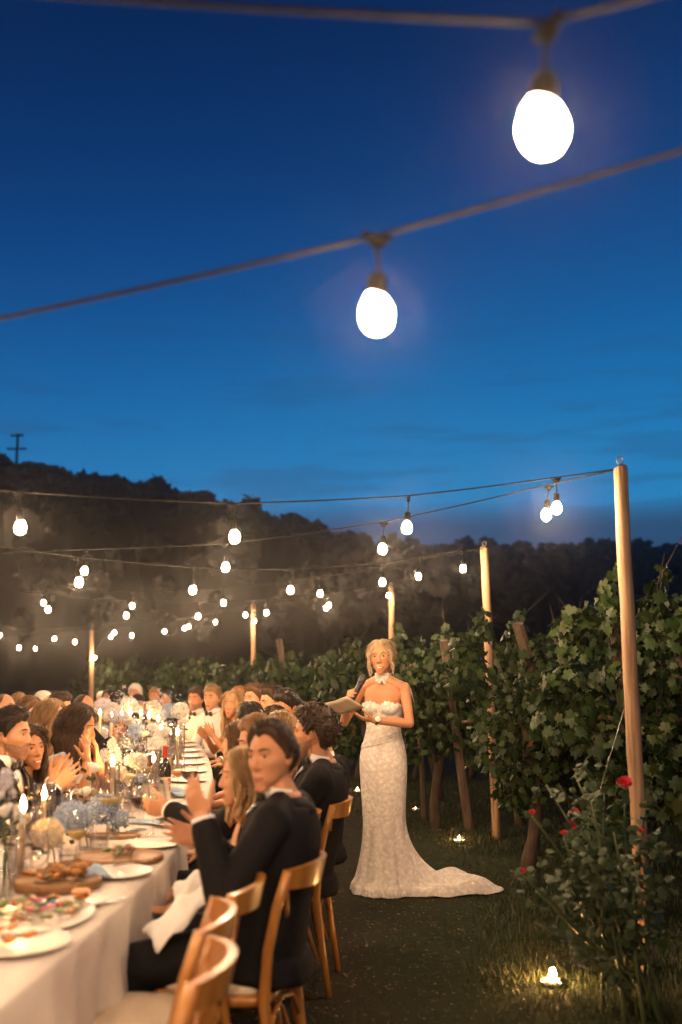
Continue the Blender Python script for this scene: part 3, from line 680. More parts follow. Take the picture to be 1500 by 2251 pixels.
def skull(dirs, face=1.0):
    """head surface for unit directions; y forward, origin between the ears"""
    d = np.asarray(dirs, float); x = d[:, 0] * 0.076; z = d[:, 2] * np.where(d[:, 2] > 0, 0.116, 0.118); y = d[:, 1] * np.where(d[:, 1] > 0, 0.094, 0.102)
    k = sstep(0.0, -0.112, z)
    x = x * (1 - 0.36 * k); y = np.where(y < 0, y * (1 - 0.62 * k), y * (1 - 0.16 * k)) + 0.052 * k * k
    u = sstep(0.02, 0.116, z); y = np.where(y > 0, y * (1 - 0.10 * u), y)
    x = x * (1 - 0.05 * sstep(0.05, 0.0, np.abs(z - 0.03)) * sstep(0.02, 0.07, y))
    return np.stack([x, y, z], 1)
def sphere_dirs(nu=40, nv=26):
    m = MB(); m.ell((0, 0, 0), 1.0, nu=nu, nv=nv); return m.v[0], m.f
def head_shapes(female=False, smile=0.0):
    m = MB(); d, f = sphere_dirs(44, 30); p = skull(d)
    for s in (-1, 1):        # eye sockets
        g = np.exp(-((p[:, 0] - s * 0.032) ** 2 / 0.018 ** 2 + (p[:, 2] - 0.010) ** 2 / 0.013 ** 2)) * (p[:, 1] > 0); p[:, 1] -= 0.011 * g
    g = np.exp(-(p[:, 0] ** 2 / 0.026 ** 2 + (p[:, 2] + 0.067) ** 2 / 0.024 ** 2)) * (p[:, 1] > 0); p[:, 1] += 0.010 * g
    g = np.exp(-(p[:, 0] ** 2 / 0.05 ** 2 + (p[:, 2] - 0.075) ** 2 / 0.03 ** 2)) * (p[:, 1] > 0); p[:, 1] += 0.004 * g
    for s in (-1, 1):        # cheekbones and jaw corners
        g = np.exp(-((p[:, 0] - s * 0.046) ** 2 / 0.022 ** 2 + (p[:, 2] + 0.020) ** 2 / 0.020 ** 2)) * (p[:, 1] > 0); p[:, 1] += 0.006 * g; p[:, 0] += s * 0.003 * g
        g = np.exp(-((p[:, 1] - 0.025) ** 2 / 0.035 ** 2 + (p[:, 2] + 0.066) ** 2 / 0.026 ** 2)) * (p[:, 0] * s > 0.02); p[:, 0] += s * (0.005 if female else 0.0085) * g
    m.add(p, f)
    m.tube([(0, 0.082, 0.022), (0, 0.0935, 0.002), (0, 0.103, -0.017), (0, 0.1055, -0.026), (0, 0.096, -0.035)], [0.0085, 0.009, 0.011, 0.0115, 0.008], 8)
    for s in (-1, 1):
        m.ell((s * 0.012, 0.094, -0.030), (0.0085, 0.010, 0.0075))
        b = 0.0045 if female else 0.0075
        m.tube([(s * 0.010, 0.086, 0.027), (s * 0.030, 0.084, 0.031), (s * 0.050, 0.070, 0.027)], [b, b, b * .8], 7)
        m.tube([(s * 0.018, 0.082, 0.014), (s * 0.026, 0.0865, 0.0195), (s * 0.036, 0.0855, 0.0195), (s * 0.046, 0.0765, 0.013)], [0.003, 0.0042, 0.0042, 0.003], 6)
        m.tube([(s * 0.019, 0.081, 0.006), (s * 0.027, 0.0845, -0.0015), (s * 0.036, 0.0835, -0.0015), (s * 0.045, 0.076, 0.004)], [0.003, 0.0036, 0.0036, 0.003], 6)
        R_ = rotm(0, 0, s * -0.35)
        m.ell((s * 0.079, -0.010, 0.000), (0.007, 0.019, 0.031), R_); m.ell((s * 0.076, 0.002, -0.020), (0.006, 0.010, 0.013))
    w = 0.023 + 0.007 * smile
    m.tube([(-w, 0.080 - .004 * smile, -0.066 + 0.008 * smile), (-w * .5, 0.093, -0.066), (0, 0.0975, -0.0635), (w * .5, 0.093, -0.066), (w, 0.080 - .004 * smile, -0.066 + 0.008 * smile)], [.003, .0055, .006, .0055, .003], 7)
    m.tube([(-w, 0.080 - .004 * smile, -0.068 + 0.008 * smile), (-w * .5, 0.091, -0.074 - .003 * smile), (0, 0.0945, -0.0765 - .004 * smile), (w * .5, 0.091, -0.074 - .003 * smile), (w, 0.080 - .004 * smile, -0.068 + 0.008 * smile)], [.003, .006, .0072, .006, .003], 7)
    m.ell((0, 0.076, -0.103), (0.022, 0.018, 0.016) if female else (0.026, 0.019, 0.018))
    return m
def face_index(c, beard, smile):
    """material of each face: 0 skin, 1 lip, 2 brow, 3 stubble (c in head coordinates)"""
    x, y, z = np.abs(c[:, 0]), c[:, 1], c[:, 2]; mi = np.zeros(len(c), np.int32); w = 0.0205 + 0.009 * smile
    if beard: mi[((z < -0.052 + 0.45 * np.maximum(0, x - .03)) & (z > -0.125) & (y > 0.0 + 0.02 * (x < .05))) | ((np.abs(z + .050) < .008) & (y > .08) & (x < .032))] = 3
    zc = -0.070 + 0.008 * smile * (x / w) ** 2
    mi[(x < w) & (np.abs(z - zc) < 0.0095 * np.sqrt(np.maximum(0, 1 - (x / w) ** 2)) + .001) & (y > 0.072)] = 1
    zb = 0.0335 + 0.003 * np.sin(np.clip((x - .010) / .042, 0, 1) * PI)
    return mi

def hand_shapes(m, w, dirn, palm, side, curl=0.15, spread=0.10, thumb=0.6, k=1.0):
    """palm, four unequal fingers and a thumb. side: +1 when the thumb lies towards dirn x palm"""
    d = unit(dirn); n = unit(np.asarray(palm, float) - d * np.dot(palm, d)); s = np.cross(d, n) * side; w = np.asarray(w, float)
    rs = []
    for t, hw, ht in ((-0.012, .024, .019), (0.015, .030, .017), (.05, .040, .0155), (.085, .041, .0135), (.098, .036, .010)):
        a = np.arange(12) * 2 * PI / 12; rs.append(w + d * t * k + k * (np.cos(a)[:, None] * s * hw + np.sin(a)[:, None] * n * ht))
    m.rings(rs)
    for i, (off, L, r) in enumerate(((0.029, .074, .0088), (0.0095, .083, .0092), (-0.0105, .077, .0088), (-0.029, .060, .0076))):
        p = w + k * (d * (0.085 - 0.006 * abs(i - 1.2)) + s * off); an = spread * (1.2 - i) * 0.8
        dd = unit(d * math.cos(an) + s * math.sin(an)); pts = [p - dd * 0.01 * k, p]
        for q, fr in enumerate((0.46, 0.30, 0.24)):
            a = curl * (0.75, 1.0, 0.75)[q]; dd = unit(dd * math.cos(a) + n * math.sin(a)); pts.append(pts[-1] + dd * L * fr * k)
        m.tube(pts, [r * k, r * k, r * .95 * k, r * .88 * k, r * .66 * k], 8)
        m.ell(pts[-1], r * .66 * k, nu=8, nv=6)
    p = w + k * (d * 0.022 + s * 0.026 + n * 0.006); dd = unit(d * 0.75 + s * 0.75 * thumb + n * 0.35)
    pts = [p, p + dd * 0.042 * k]; dd = unit(dd + d * 0.35 + n * curl * 0.6); pts.append(pts[-1] + dd * 0.033 * k); dd = unit(dd + n * curl * .5); pts.append(pts[-1] + dd * 0.026 * k)
    m.tube(pts, [.0135 * k, .0108 * k, .0098 * k, .0075 * k], 8); m.ell(pts[-1], .0075 * k, nu=8, nv=6)

def ik(S, W, hint, a, b):
    """elbow position"""
    S, W = np.asarray(S, float), np.asarray(W, float); v = W - S; L = np.linalg.norm(v); L2 = min(L, (a + b) * 0.995); t = v / L
    W = S + t * L2; x = (a * a - b * b + L2 * L2) / (2 * L2); h = math.sqrt(max(a * a - x * x, 1e-6))
    o = np.asarray(hint, float); o = unit(o - t * np.dot(o, t)); return S + t * x + o * h, W

TORSO_M = [(-.12, .150, .105, 0), (-.05, .168, .118, 0), (.03, .168, .118, 0), (.12, .152, .108, 0), (.20, .150, .106, .004), (.29, .166, .114, .006), (.37, .178, .114, .004), (.43, .170, .098, 0), (.475, .125, .078, -.006), (.51, .068, .058, -.004), (.535, .054, .052, .002)]
TORSO_F = [(-.12, .150, .110, 0), (-.05, .168, .122, -.004), (.03, .160, .115, 0), (.10, .128, .092, 0), (.16, .115, .084, 0), (.24, .128, .092, .004), (.31, .142, .098, .006), (.375, .148, .092, .002), (.425, .140, .074, 0), (.465, .096, .058, -.008), (.495, .054, .048, -.004), (.525, .046, .046, .004)]

class Body:
    """joint layout of one figure in its own frame: y forward, z up, origin on the floor under the hips"""
    def __init__(s, female=False, standing=False, lean=0.08, side=0.0, twist=0.0, head=(0, 0, 0), arms=None, hip=None, legs=None, neck_fwd=0.025):
        s.female = female; s.standing = standing; s.T = TORSO_F if female else TORSO_M
        s.H = V3(0, 0, 0.94 if standing else 0.555) if hip is None else V3(*hip)
        s.U = unit(V3(math.sin(side), math.sin(lean), math.cos(lean))); s.twist = twist
        s.sh = 0.155 if female else 0.185
        s.arm = (0.275, 0.245) if female else (0.30, 0.265)
        s.nb = s.c(0.50); hy, hp, hr = head
        s.Rh = axang(V3(0, 0, 1), hy) @ axang(V3(1, 0, 0), hp) @ axang(V3(0, 1, 0), hr)
        s.hc = s.c(0.52) + V3(0, 0, 0.124) + s.Y(0.5) * neck_fwd + s.Rh @ V3(0, 0.012, 0)
        s.arms = arms or {}; s.j = {}
        for k, sg in (('L', -1), ('R', 1)):
            # local +x is the figure's right-hand side when it faces +y
            S = s.c(0.435) + s.X(0.45) * sg * s.sh
            sp_ = s.arms.get(k) or dict(w=tuple(s.H + V3(sg * 0.15, 0.33, 0.12)), d=(-sg * .4, 1, 0), n=(0, 0, -1), curl=.3)
            E, W = ik(S, sp_['w'], sp_.get('hint', (sg * 0.7, -0.35, -1)), *s.arm)
            s.j[k] = (S, E, W, sp_, sg)
        s.legs = []
        for sg in (-1, 1):
            hj = s.H + V3(sg * 0.088, 0.0, 0.0)
            if standing: kn = hj + V3(sg * 0.004, 0.025, -0.42); an = kn + V3(0, -0.03, -0.43)
            else:
                kn = hj + V3(sg * (0.05 if not female else 0.0), 0.43, 0.015); an = kn + V3(0, 0.02, -0.46)
                if legs: kn = hj + V3(sg * legs[0], legs[1], legs[2]); an = V3(kn[0], kn[1] + legs[3], 0.09)
            s.legs.append((hj, kn, an, sg))
    def c(s, t): return s.H + s.U * t + V3(0, -0.014, 0) * math.sin(max(0, min(1, t / .5)) * PI)
    def X(s, t):
        a = s.twist * max(0, min(1, t / 0.45)); x = V3(math.cos(a), math.sin(a), 0); return unit(x - s.U * np.dot(x, s.U))
    def Y(s, t): return np.cross(s.U, s.X(t))
    def ring(s, t, w, d, oy, n=22, sq=0.82):
        a = np.arange(n) * 2 * PI / n; cx = np.sign(np.cos(a)) * np.abs(np.cos(a)) ** sq; sy = np.sign(np.sin(a)) * np.abs(np.sin(a)) ** sq
        return s.c(t) + cx[:, None] * s.X(t) * w + (sy * d + oy)[:, None] * s.Y(t)
    def torso(s, m, inf=0.0, t0=-1, t1=9, sub=2, infy=None, mi=0, cap=True):
        T = np.array(s.T); ts = np.linspace(max(t0, T[0, 0]), min(t1, T[-1, 0]), 20); rs = []
        for t in ts: rs.append(s.ring(t, np.interp(t, T[:, 0], T[:, 1]) + inf, np.interp(t, T[:, 0], T[:, 2]) + (inf if infy is None else infy), np.interp(t, T[:, 0], T[:, 3])))
        m.rings(rs, mi, cap)
    def coords(s, p):
        t = (p - s.H) @ s.U; k = np.clip(t / .45, 0, 1) * s.twist
        q = p - (s.H + t[:, None] * s.U); X = np.stack([np.cos(k), np.sin(k), 0 * k], 1); X = X - (X @ s.U)[:, None] * s.U; X /= np.linalg.norm(X, axis=1, keepdims=True)
        return np.sum(q * X, 1), np.sum(q * np.cross(s.U, X), 1), t

def flesh(b, mats, parent, voxel=0.0055, big=0.011, beard=False, smile=0.0, one=False):
    f_ = b.female; up = MB(); hs = head_shapes(f_, smile)
    up.add(hs.verts() @ b.Rh.T + b.hc, hs.f)
    nb = b.c(0.44); nr = 0.047 if f_ else 0.056
    up.tube([nb + b.Y(.5) * -.004, b.c(0.50), b.hc + b.Rh @ V3(0, -0.012, -0.085), b.hc + b.Rh @ V3(0, -0.012, -0.03)], [nr * 1.25, nr * 1.02, nr, nr * 1.0], 14)
    low = MB(); tgt_hand = up
    b.torso(low)
    for s in (-1, 1): low.tube([b.c(0.485) + b.X(.5) * s * 0.035, b.c(0.462) + b.X(.45) * s * 0.085, b.c(0.44) + b.X(.45) * s * b.sh * 0.9], [0.045, 0.042, 0.045], 10)
    if f_:
        for s in (-1, 1): low.ell(b.c(0.315) + b.X(.3) * s * 0.066 + b.Y(.3) * 0.075, (0.058, 0.050, 0.056))
    ra = (0.043, 0.037, 0.032, 0.036, 0.025) if f_ else (0.056, 0.050, 0.043, 0.046, 0.031)
    for k in ('L', 'R'):
        S, E, W, q, sg = b.j[k]
        low.capsule(S, S + (E - S) * .45, ra[0], ra[1], 12); low.capsule(S + (E - S) * .4, E, ra[1], ra[2], 12)
        low.capsule(E, E + (W - E) * .3, ra[2], ra[3] * .92, 12); low.capsule(E + (W - E) * .28, W, ra[3] * .92, ra[4], 12)
        hand_shapes(tgt_hand, W, q['d'], q['n'], q.get('side', -1 if k == 'L' else 1) , q.get('curl', .2), q.get('spread', .1), q.get('thumb', .6), 0.92 if f_ else 1.0)
        tgt_hand.capsule(W - unit(W - E) * 0.05, W + unit(q['d']) * 0.008, ra[4] * 1.1, ra[4] * .95, 10)
    for hj, kn, an, sg in b.legs:
        low.capsule(hj, kn, 0.085, 0.055, 12); low.capsule(kn, kn + (an - kn) * .4, 0.054, 0.054, 12); low.capsule(kn + (an - kn) * .35, an, 0.054, 0.036, 12)
        low.ell(an + V3(0, 0.045 if b.standing else 0.07, -0.045), (0.036, 0.085 if b.standing else 0.125, 0.038))
    if one: up.add(low.verts(), low.f); v, f = remesh(up, voxel, 5)
    else:
        v, f = remesh(up, voxel, 5); v2, f2 = remesh(low, big, 5); n = len(v); v = np.concatenate([v, v2]); f = f + [tuple(i + n for i in q) for q in f2]
    cen = np.array([v[list(q)].mean(0) for q in f]); hcrd = (cen - b.hc) @ b.Rh
    mi = face_index(hcrd, beard, smile); mi[np.linalg.norm(hcrd, axis=1) > 0.145] = 0
    m = MB(); m.add(v, f); m.mi = list(mi)
    o = m.build('body', mats, parent)
    for s in (-1, 1):
        e = MB(); e.ell((0, 0, 0), 0.0118, nu=12, nv=8, m=0); e.ell((0, 0.0060, 0), (0.0078, 0.0070, 0.0078), nu=10, nv=6, m=1)
        e.v = [q @ (b.Rh @ rotm(0, 0, 0)).T + b.hc + b.Rh @ V3(s * 0.032, 0.0715, 0.009) for q in e.v]
        e.build('eye', [M['eye_white'], M['iris']], parent)
        bw = MB(); k = 0.0005 if f_ else 0.0030
        bw.tube([b.hc + b.Rh @ V3(s * x_, y_ + k, z_) for x_, y_, z_ in ((.011, .0895, .0295), (.020, .0895, .0325), (.031, .0870, .0352), (.042, .0805, .0345), (.051, .0715, .0300))], [.0018, .0036 + k * .6, .0038 + k * .6, .0030 + k * .5, .0010], 6, flat=.7)
        bw.build('eyebrow', mats[2], parent)
    return o

def hair_cap(b, parent, mt, line, thick, seed=0, amp=0.5, freq=30.0, vol=(0, 0, 0), curly=0.0, part=None, nu=72, nv=50, stretch=(1, 1, 0.35), strands=0, flow=(.35, -1, .1), slen=.045, srad=1.0):
    """hair over the skull; line: hairline height against azimuth 0 (front) .. pi (back)"""
    d, f = sphere_dirs(nu, nv); p = skull(d); az = np.arctan2(np.abs(d[:, 0]), d[:, 1])
    ln = np.interp(az, [q[0] for q in line], [q[1] for q in line])
    off = np.array([noise.noise(Vector((a[0] * 60 + seed, a[1] * 60, a[2] * 60))) for a in p])
    mask = sstep(-0.006, 0.014, p[:, 2] - ln + off * 0.004)
    nz = np.array([noise.noise(Vector(((a[0]) * freq + seed * 3, a[1] * freq, a[2] * freq * stretch[2]))) for a in p]) * 0.7 + 0.3 * np.array([noise.noise(Vector((a[0] * freq * 2.7, a[1] * freq * 2.7 + seed, a[2] * freq * 1.0))) for a in p])
    th = thick * (1 + amp * nz) + vol[0] * np.exp(-((d[:, 2] - 0.75) / .35) ** 2) * sstep(-0.6, 0.5, d[:, 1]) + vol[1] * sstep(0.0, -0.9, d[:, 1]) + vol[2] * np.abs(d[:, 0]) ** 2
    if part is not None: th = th * (1 - 0.5 * np.exp(-((p[:, 0] - part) / 0.006) ** 2) * (d[:, 2] > .3))
    q = p + d * (th * mask - 0.014 * (1 - mask))[:, None]
    m = MB(); m.add(q, f)
    if curly:
        rng = np.random.default_rng(seed); idx = np.where(mask > 0.9)[0]; pick = rng.choice(idx, 260)
        for i in pick:
            r = rng.uniform(.55, 1.0) * curly; c = q[i] + d[i] * r * 0.1
            a0 = rng.uniform(0, 6); ax = frames(d[i][None] + rng.normal(size=(1, 3)) * .5, rng)[0]
            pts = [c + ax @ V3(r * math.cos(a0 + t), r * math.sin(a0 + t), r * 0.22 * t - r * .4) for t in np.linspace(0, 4.5, 7)]
            m.tube(pts, [r * .25, r * .34, r * .36, r * .36, r * .34, r * .28, r * .12], 5)
    if strands:
        rng = np.random.default_rng(seed + 900); idx = np.where(mask > 0.75)[0]; pick = rng.choice(idx, strands)
        for i in pick:
            c = q[i] + d[i] * .001; dd = d[i]; sx = np.sign(dd[0] - (part or 0)) or 1; pts = [c]; L_ = rng.uniform(.6, 1.3) * slen; jit = rng.normal(size=3) * .22
            for k in range(4):
                fl = np.array(flow) * V3(sx, 1, 1) + jit; n_ = unit(pts[-1]); t_ = unit(fl - n_ * np.dot(fl, n_)); pts.append(pts[-1] + t_ * L_ * .25 + n_ * (.0020 if k < 1 else (.0002 if k < 3 else -.0008)))
            r_ = rng.uniform(.0014, .0032) * srad; m.tube(pts, [r_ * .6, r_, r_, r_ * .8, r_ * .2], 4, flat=.6)
    m.v = [x @ b.Rh.T + b.hc for x in m.v]
    return m.build('hair', mt, parent)
SHORT = [(0, .066), (.5, .069), (.85, .060), (1.1, .040), (1.32, .018), (1.46, -.018), (1.6, .004), (1.8, .016), (2.0, -.030), (2.5, -.072), (PI, -.078)]
RECEDE = [(0, .072), (.45, .084), (.8, .070), (1.1, .042), (1.32, .018), (1.46, -.020), (1.6, .002), (1.8, .014), (2.0, -.030), (2.5, -.072), (PI, -.078)]
BALD = [(0, .20), (1.1, .20), (1.5, .03), (1.75, .035), (2.0, .02), (PI, -.0)]
LONGL = [(0, .078), (.35, .066), (.75, .040), (1.05, -.005), (1.3, -.06), (1.7, -.09), (2.2, -.1), (PI, -.1)]
BUNL = [(0, .078), (.5, .068), (.9, .045), (1.2, .010), (1.5, .020), (1.8, .005), (2.1, -.040), (PI, -.075)]
def hair_locks(b, parent, mt, n, L, seed=0, az0=0.9, az1=PI, wave=0.012, r=0.014, drop_fwd=0.0, sides=(-1, 1), world_down=True, flare=0.0, z0=0.02, back=0.02):
    rng = np.random.default_rng(seed); m = MB()
    for k in range(n):
        az = rng.uniform(az0, az1); s = sides[rng.integers(len(sides))]; Lk = L * rng.uniform(.82, 1.05); ph = rng.uniform(0, 6); zz = rng.uniform(z0, z0 + 0.07); wv = wave * rng.uniform(.5, 1.3)
        d0 = V3(s * math.sin(az), math.cos(az), 0); pts = []; rad = []
        for i in range(10):
            t = i / 9; z = zz - t * Lk; hz = max(-0.11, z); rr = skull(unit(V3(d0[0], d0[1], hz / 0.1))[None])[0]
            if z > -0.03: base = rr * V3(1, 1, 0) + V3(0, 0, z)
            else: base = V3(d0[0] * (0.082 + flare * t), d0[1] * 0.092 - back * t, z)
            q = b.Rh @ (base + unit(V3(d0[0], d0[1], 0)) * 0.012 * (1 - .3 * t)) if z > -0.10 or not world_down else None
            if q is None:
                q = b.Rh @ V3(d0[0] * (0.085 + flare * t), d0[1] * 0.095 - back * t, 0); q = q + V3(0, 0, z) + V3(0, drop_fwd * max(0, t - .4), 0)
            q = q + V3(math.sin(ph + t * 11), math.cos(ph + t * 10), 0) * wv * t
            pts.append(b.hc + q); rad.append(r * (0.55 + 0.7 * math.sin(min(1, t * 1.25) * PI * .62)) * (1 if i < 9 else .3) * rng.uniform(.85, 1.1))
        m.tube(pts, rad, 6)
    return m.build('hair_length', mt, parent)

def sleeves(m, b, frac=0.9, inf=0.016, short=False):
    r = (0.064, 0.056, 0.050, 0.041) if not b.female else (0.054, 0.046, 0.041, 0.034)
    for k in ('L', 'R'):
        S, E, W, q, sg = b.j[k]
        m.ell(S + V3(0, 0, 0.002), 0.068 if not b.female else .055)
        if short: m.capsule(S, S + (E - S) * .45, r[0], r[1] * 1.04, 12); continue
        m.capsule(S, E, r[0], r[1], 12); e = E + (W - E) * frac; m.capsule(E, e, r[1] * .98, r[3] * 1.05, 12)
        ax = unit(E - S); perp = unit(W - E)
        for t in (.72, .86, .97): m.ell(S + (E - S) * t + perp * 0.03, (0.028, 0.028, 0.016))   # creases at the elbow
def jacket(b, parent, mt, big=0.011, skirt=True, cut=True):
    m = MB(); b.torso(m, 0.022, -0.14, 0.487)
    for s in (-1, 1): m.tube([b.c(0.488) + b.X(.5) * s * 0.055, b.c(0.470) + b.X(.45) * s * 0.11, b.c(0.448) + b.X(.45) * s * b.sh], [0.050, 0.052, 0.060], 10)
    m.tube([b.c(0.475) - b.Y(.5) * .01, b.c(0.515) - b.Y(.5) * .012], [0.085, 0.066], 16)
    sleeves(m, b)
    if skirt and not b.standing:
        m.rings([b.ring(-.02, .195, .15, -.01), b.ring(-.09, .200, .17, -.02), b.ring(-.10, .16, .13, -.02)])
    v, f = remesh(m, big, 4)
    cen = np.array([v[list(q)].mean(0) for q in f]); x, y, t = b.coords(cen)
    keep = np.ones(len(f), bool)
    if cut:
        wv = np.clip((t - 0.13) / 0.33, 0, 1) * 0.062; keep &= ~((y > 0.0) & (np.abs(x) < wv) & (t > .13) & (t < .56))
        keep &= ~((t > 0.498) & (np.abs(x) < .075))
    mm = MB(); mm.add(v, [q for q, k in zip(f, keep) if k]); o = mm.build('jacket', mt, parent)
    s = o.modifiers.new('cloth', 'SOLIDIFY'); s.thickness = 0.006; s.offset = 1
    k = MB(); rs = []; up = unit(b.hc + b.Rh @ V3(0, -.012, -.06) - b.c(.48)); aa = np.linspace(R(-200), R(20), 22)
    for h, rr in ((-.012, .104), (.012, .094), (.040, .079), (.034, .072)): rs.append(b.c(.487) - b.Y(.5) * .008 + up * h + rr * (np.cos(aa)[:, None] * b.X(.5) * 1.05 + np.sin(aa)[:, None] * b.Y(.5)) - (np.maximum(0, np.sin(aa)) * .05)[:, None] * up)
    k.add(np.concatenate(rs), [(i * 22 + j, i * 22 + j + 1, i * 22 + j + 23, i * 22 + j + 22) for i in range(3) for j in range(21)]); q = k.build('jacket_collar', mt, parent).modifiers.new('cloth', 'SOLIDIFY'); q.thickness = .004
    if cut:
        for sg in (-1, 1):
            l = MB(); g = []
            for i in range(9):
                tt = 0.14 + i * 0.042; w0 = (tt - 0.13) / 0.33 * 0.062; w1 = w0 + 0.012 + 0.042 * math.sin(min(1, i / 7.0) * PI * .62)
                T = np.array(b.T)
                for xx in (w0, w1):
                    yy = (np.interp(tt, T[:, 0], T[:, 2]) + 0.034) * (max(0, 1 - (xx / (np.interp(tt, T[:, 0], T[:, 1]) + .03)) ** 2.4)) ** 0.42 + np.interp(tt, T[:, 0], T[:, 3])
                    g.append(b.c(tt) + b.X(tt) * sg * xx + b.Y(tt) * yy)
            l.add(g, [(2 * i, 2 * i + 1, 2 * i + 3, 2 * i + 2) for i in range(8)]); lo = l.build('lapel', M['satin'], parent)
            q = lo.modifiers.new('cloth', 'SOLIDIFY'); q.thickness = 0.005; q.offset = 0
    return o
def shirt(b, parent, full=False, big=0.012, bow=True, cuffs=True):
    m = MB(); b.torso(m, 0.010, -0.12, 0.487)
    for s in (-1, 1): m.tube([b.c(0.485) + b.X(.5) * s * 0.045, b.c(0.462) + b.X(.45) * s * 0.10, b.c(0.44) + b.X(.45) * s * b.sh * .95], [0.046, 0.046, 0.052], 10)
    if full: sleeves(m, b, 0.95)
    v, f = remesh(m, big, 4); mm = MB(); mm.add(v, f); mm.build('shirt', M['white_cotton'], parent)
    c = MB(); r = 0.062
    rs = []
    up = unit(b.hc + b.Rh @ V3(0, -.012, -.06) - b.c(.48))
    for h, rr in ((.004, r + .014), (0.034, r + .006), (0.066, r + .001)):
        a = np.arange(20) * 2 * PI / 20; rs.append(b.c(.485) + up * h + rr * (np.cos(a)[:, None] * b.X(.5) + np.sin(a)[:, None] * b.Y(.5)) + (np.sin(a) > .6)[:, None] * up * -0.010)
    c.rings(rs, cap=False); o = c.build('collar', M['white_cotton'], parent); q = o.modifiers.new('cloth', 'SOLIDIFY'); q.thickness = .004
    if bow:
        k = MB(); p = b.c(.487) + b.Y(.5) * 0.078 + up * 0.012
        for s in (-1, 1):
            k.rings([p + s * b.X(.5) * xx + np.array([up * hh + b.Y(.5) * .010, up * hh - b.Y(.5) * .010, -up * hh - b.Y(.5) * .010, -up * hh + b.Y(.5) * .010]) for xx, hh in ((.006, .009), (.028, .019), (.052, .024), (.056, .021))])
        k.ell(p, (.012, .011, .013)); k.build('bow_tie', M['satin'], parent)
    if cuffs and not full:
        for key in ('L', 'R'):
            S, E, W, q, sg = b.j[key]; ax = unit(W - E); d = MB(); d.tube([E + (W - E) * .86, W - ax * .012, W + ax * .008], [.040, .041, .040], 16, cap=False)
            o = d.build('cuff', M['white_cotton'], parent); s = o.modifiers.new('cloth', 'SOLIDIFY'); s.thickness = .004
def trousers(b, parent, mt, big=0.013):
    m = MB(); b.torso(m, 0.012, -0.12, 0.10)
    for hj, kn, an, sg in b.legs:
        m.capsule(hj, kn, 0.105, 0.082, 12); m.capsule(kn, an + V3(0, 0, .0), 0.080, 0.062, 12)
    v, f = remesh(m, big, 5); mm = MB(); mm.add(v, f); mm.build('trousers', mt, parent)
    for hj, kn, an, sg in b.legs:
        s = MB(); s.ell(an + V3(0, 0.085, -0.05), (0.05, 0.145, 0.042)); s.build('shoe', M['satin'], parent)
def dress(b, parent, mt, top=0.345, sleeve=None, straps=False, big=0.011):
    m = MB(); b.torso(m, 0.010, -0.12, top)
    for s in (-1, 1): m.ell(b.c(0.312) + b.X(.3) * s * 0.066 + b.Y(.3) * 0.078, (0.064, 0.054, 0.060))
    if sleeve == 'short':
        b.torso(m, 0.010, 0.3, 0.45); sleeves(m, b, short=True)
    if sleeve == 'long': b.torso(m, 0.012, 0.3, 0.47); sleeves(m, b, .92)
    if straps:
        for s in (-1, 1): m.tube([b.c(.34) + b.X(.3) * s * .085 + b.Y(.3) * .095, b.c(.43) + b.X(.4) * s * .098 + b.Y(.4) * .068, b.c(.492) + b.X(.45) * s * .098 + b.Y(.4) * .0, b.c(.44) + b.X(.4) * s * .095 - b.Y(.4) * .072, b.c(.34) + b.X(.3) * s * .085 - b.Y(.3) * .105], [.03, .026, .024, .026, .03], 8)
    for hj, kn, an, sg in b.legs: m.capsule(hj, kn, 0.100, 0.080, 12); m.capsule(kn, kn + (an - kn) * .45, 0.080, 0.085, 12)
    v, f = remesh(m, big, 4); mm = MB(); mm.add(v, f); return mm.build('dress', mt, parent)

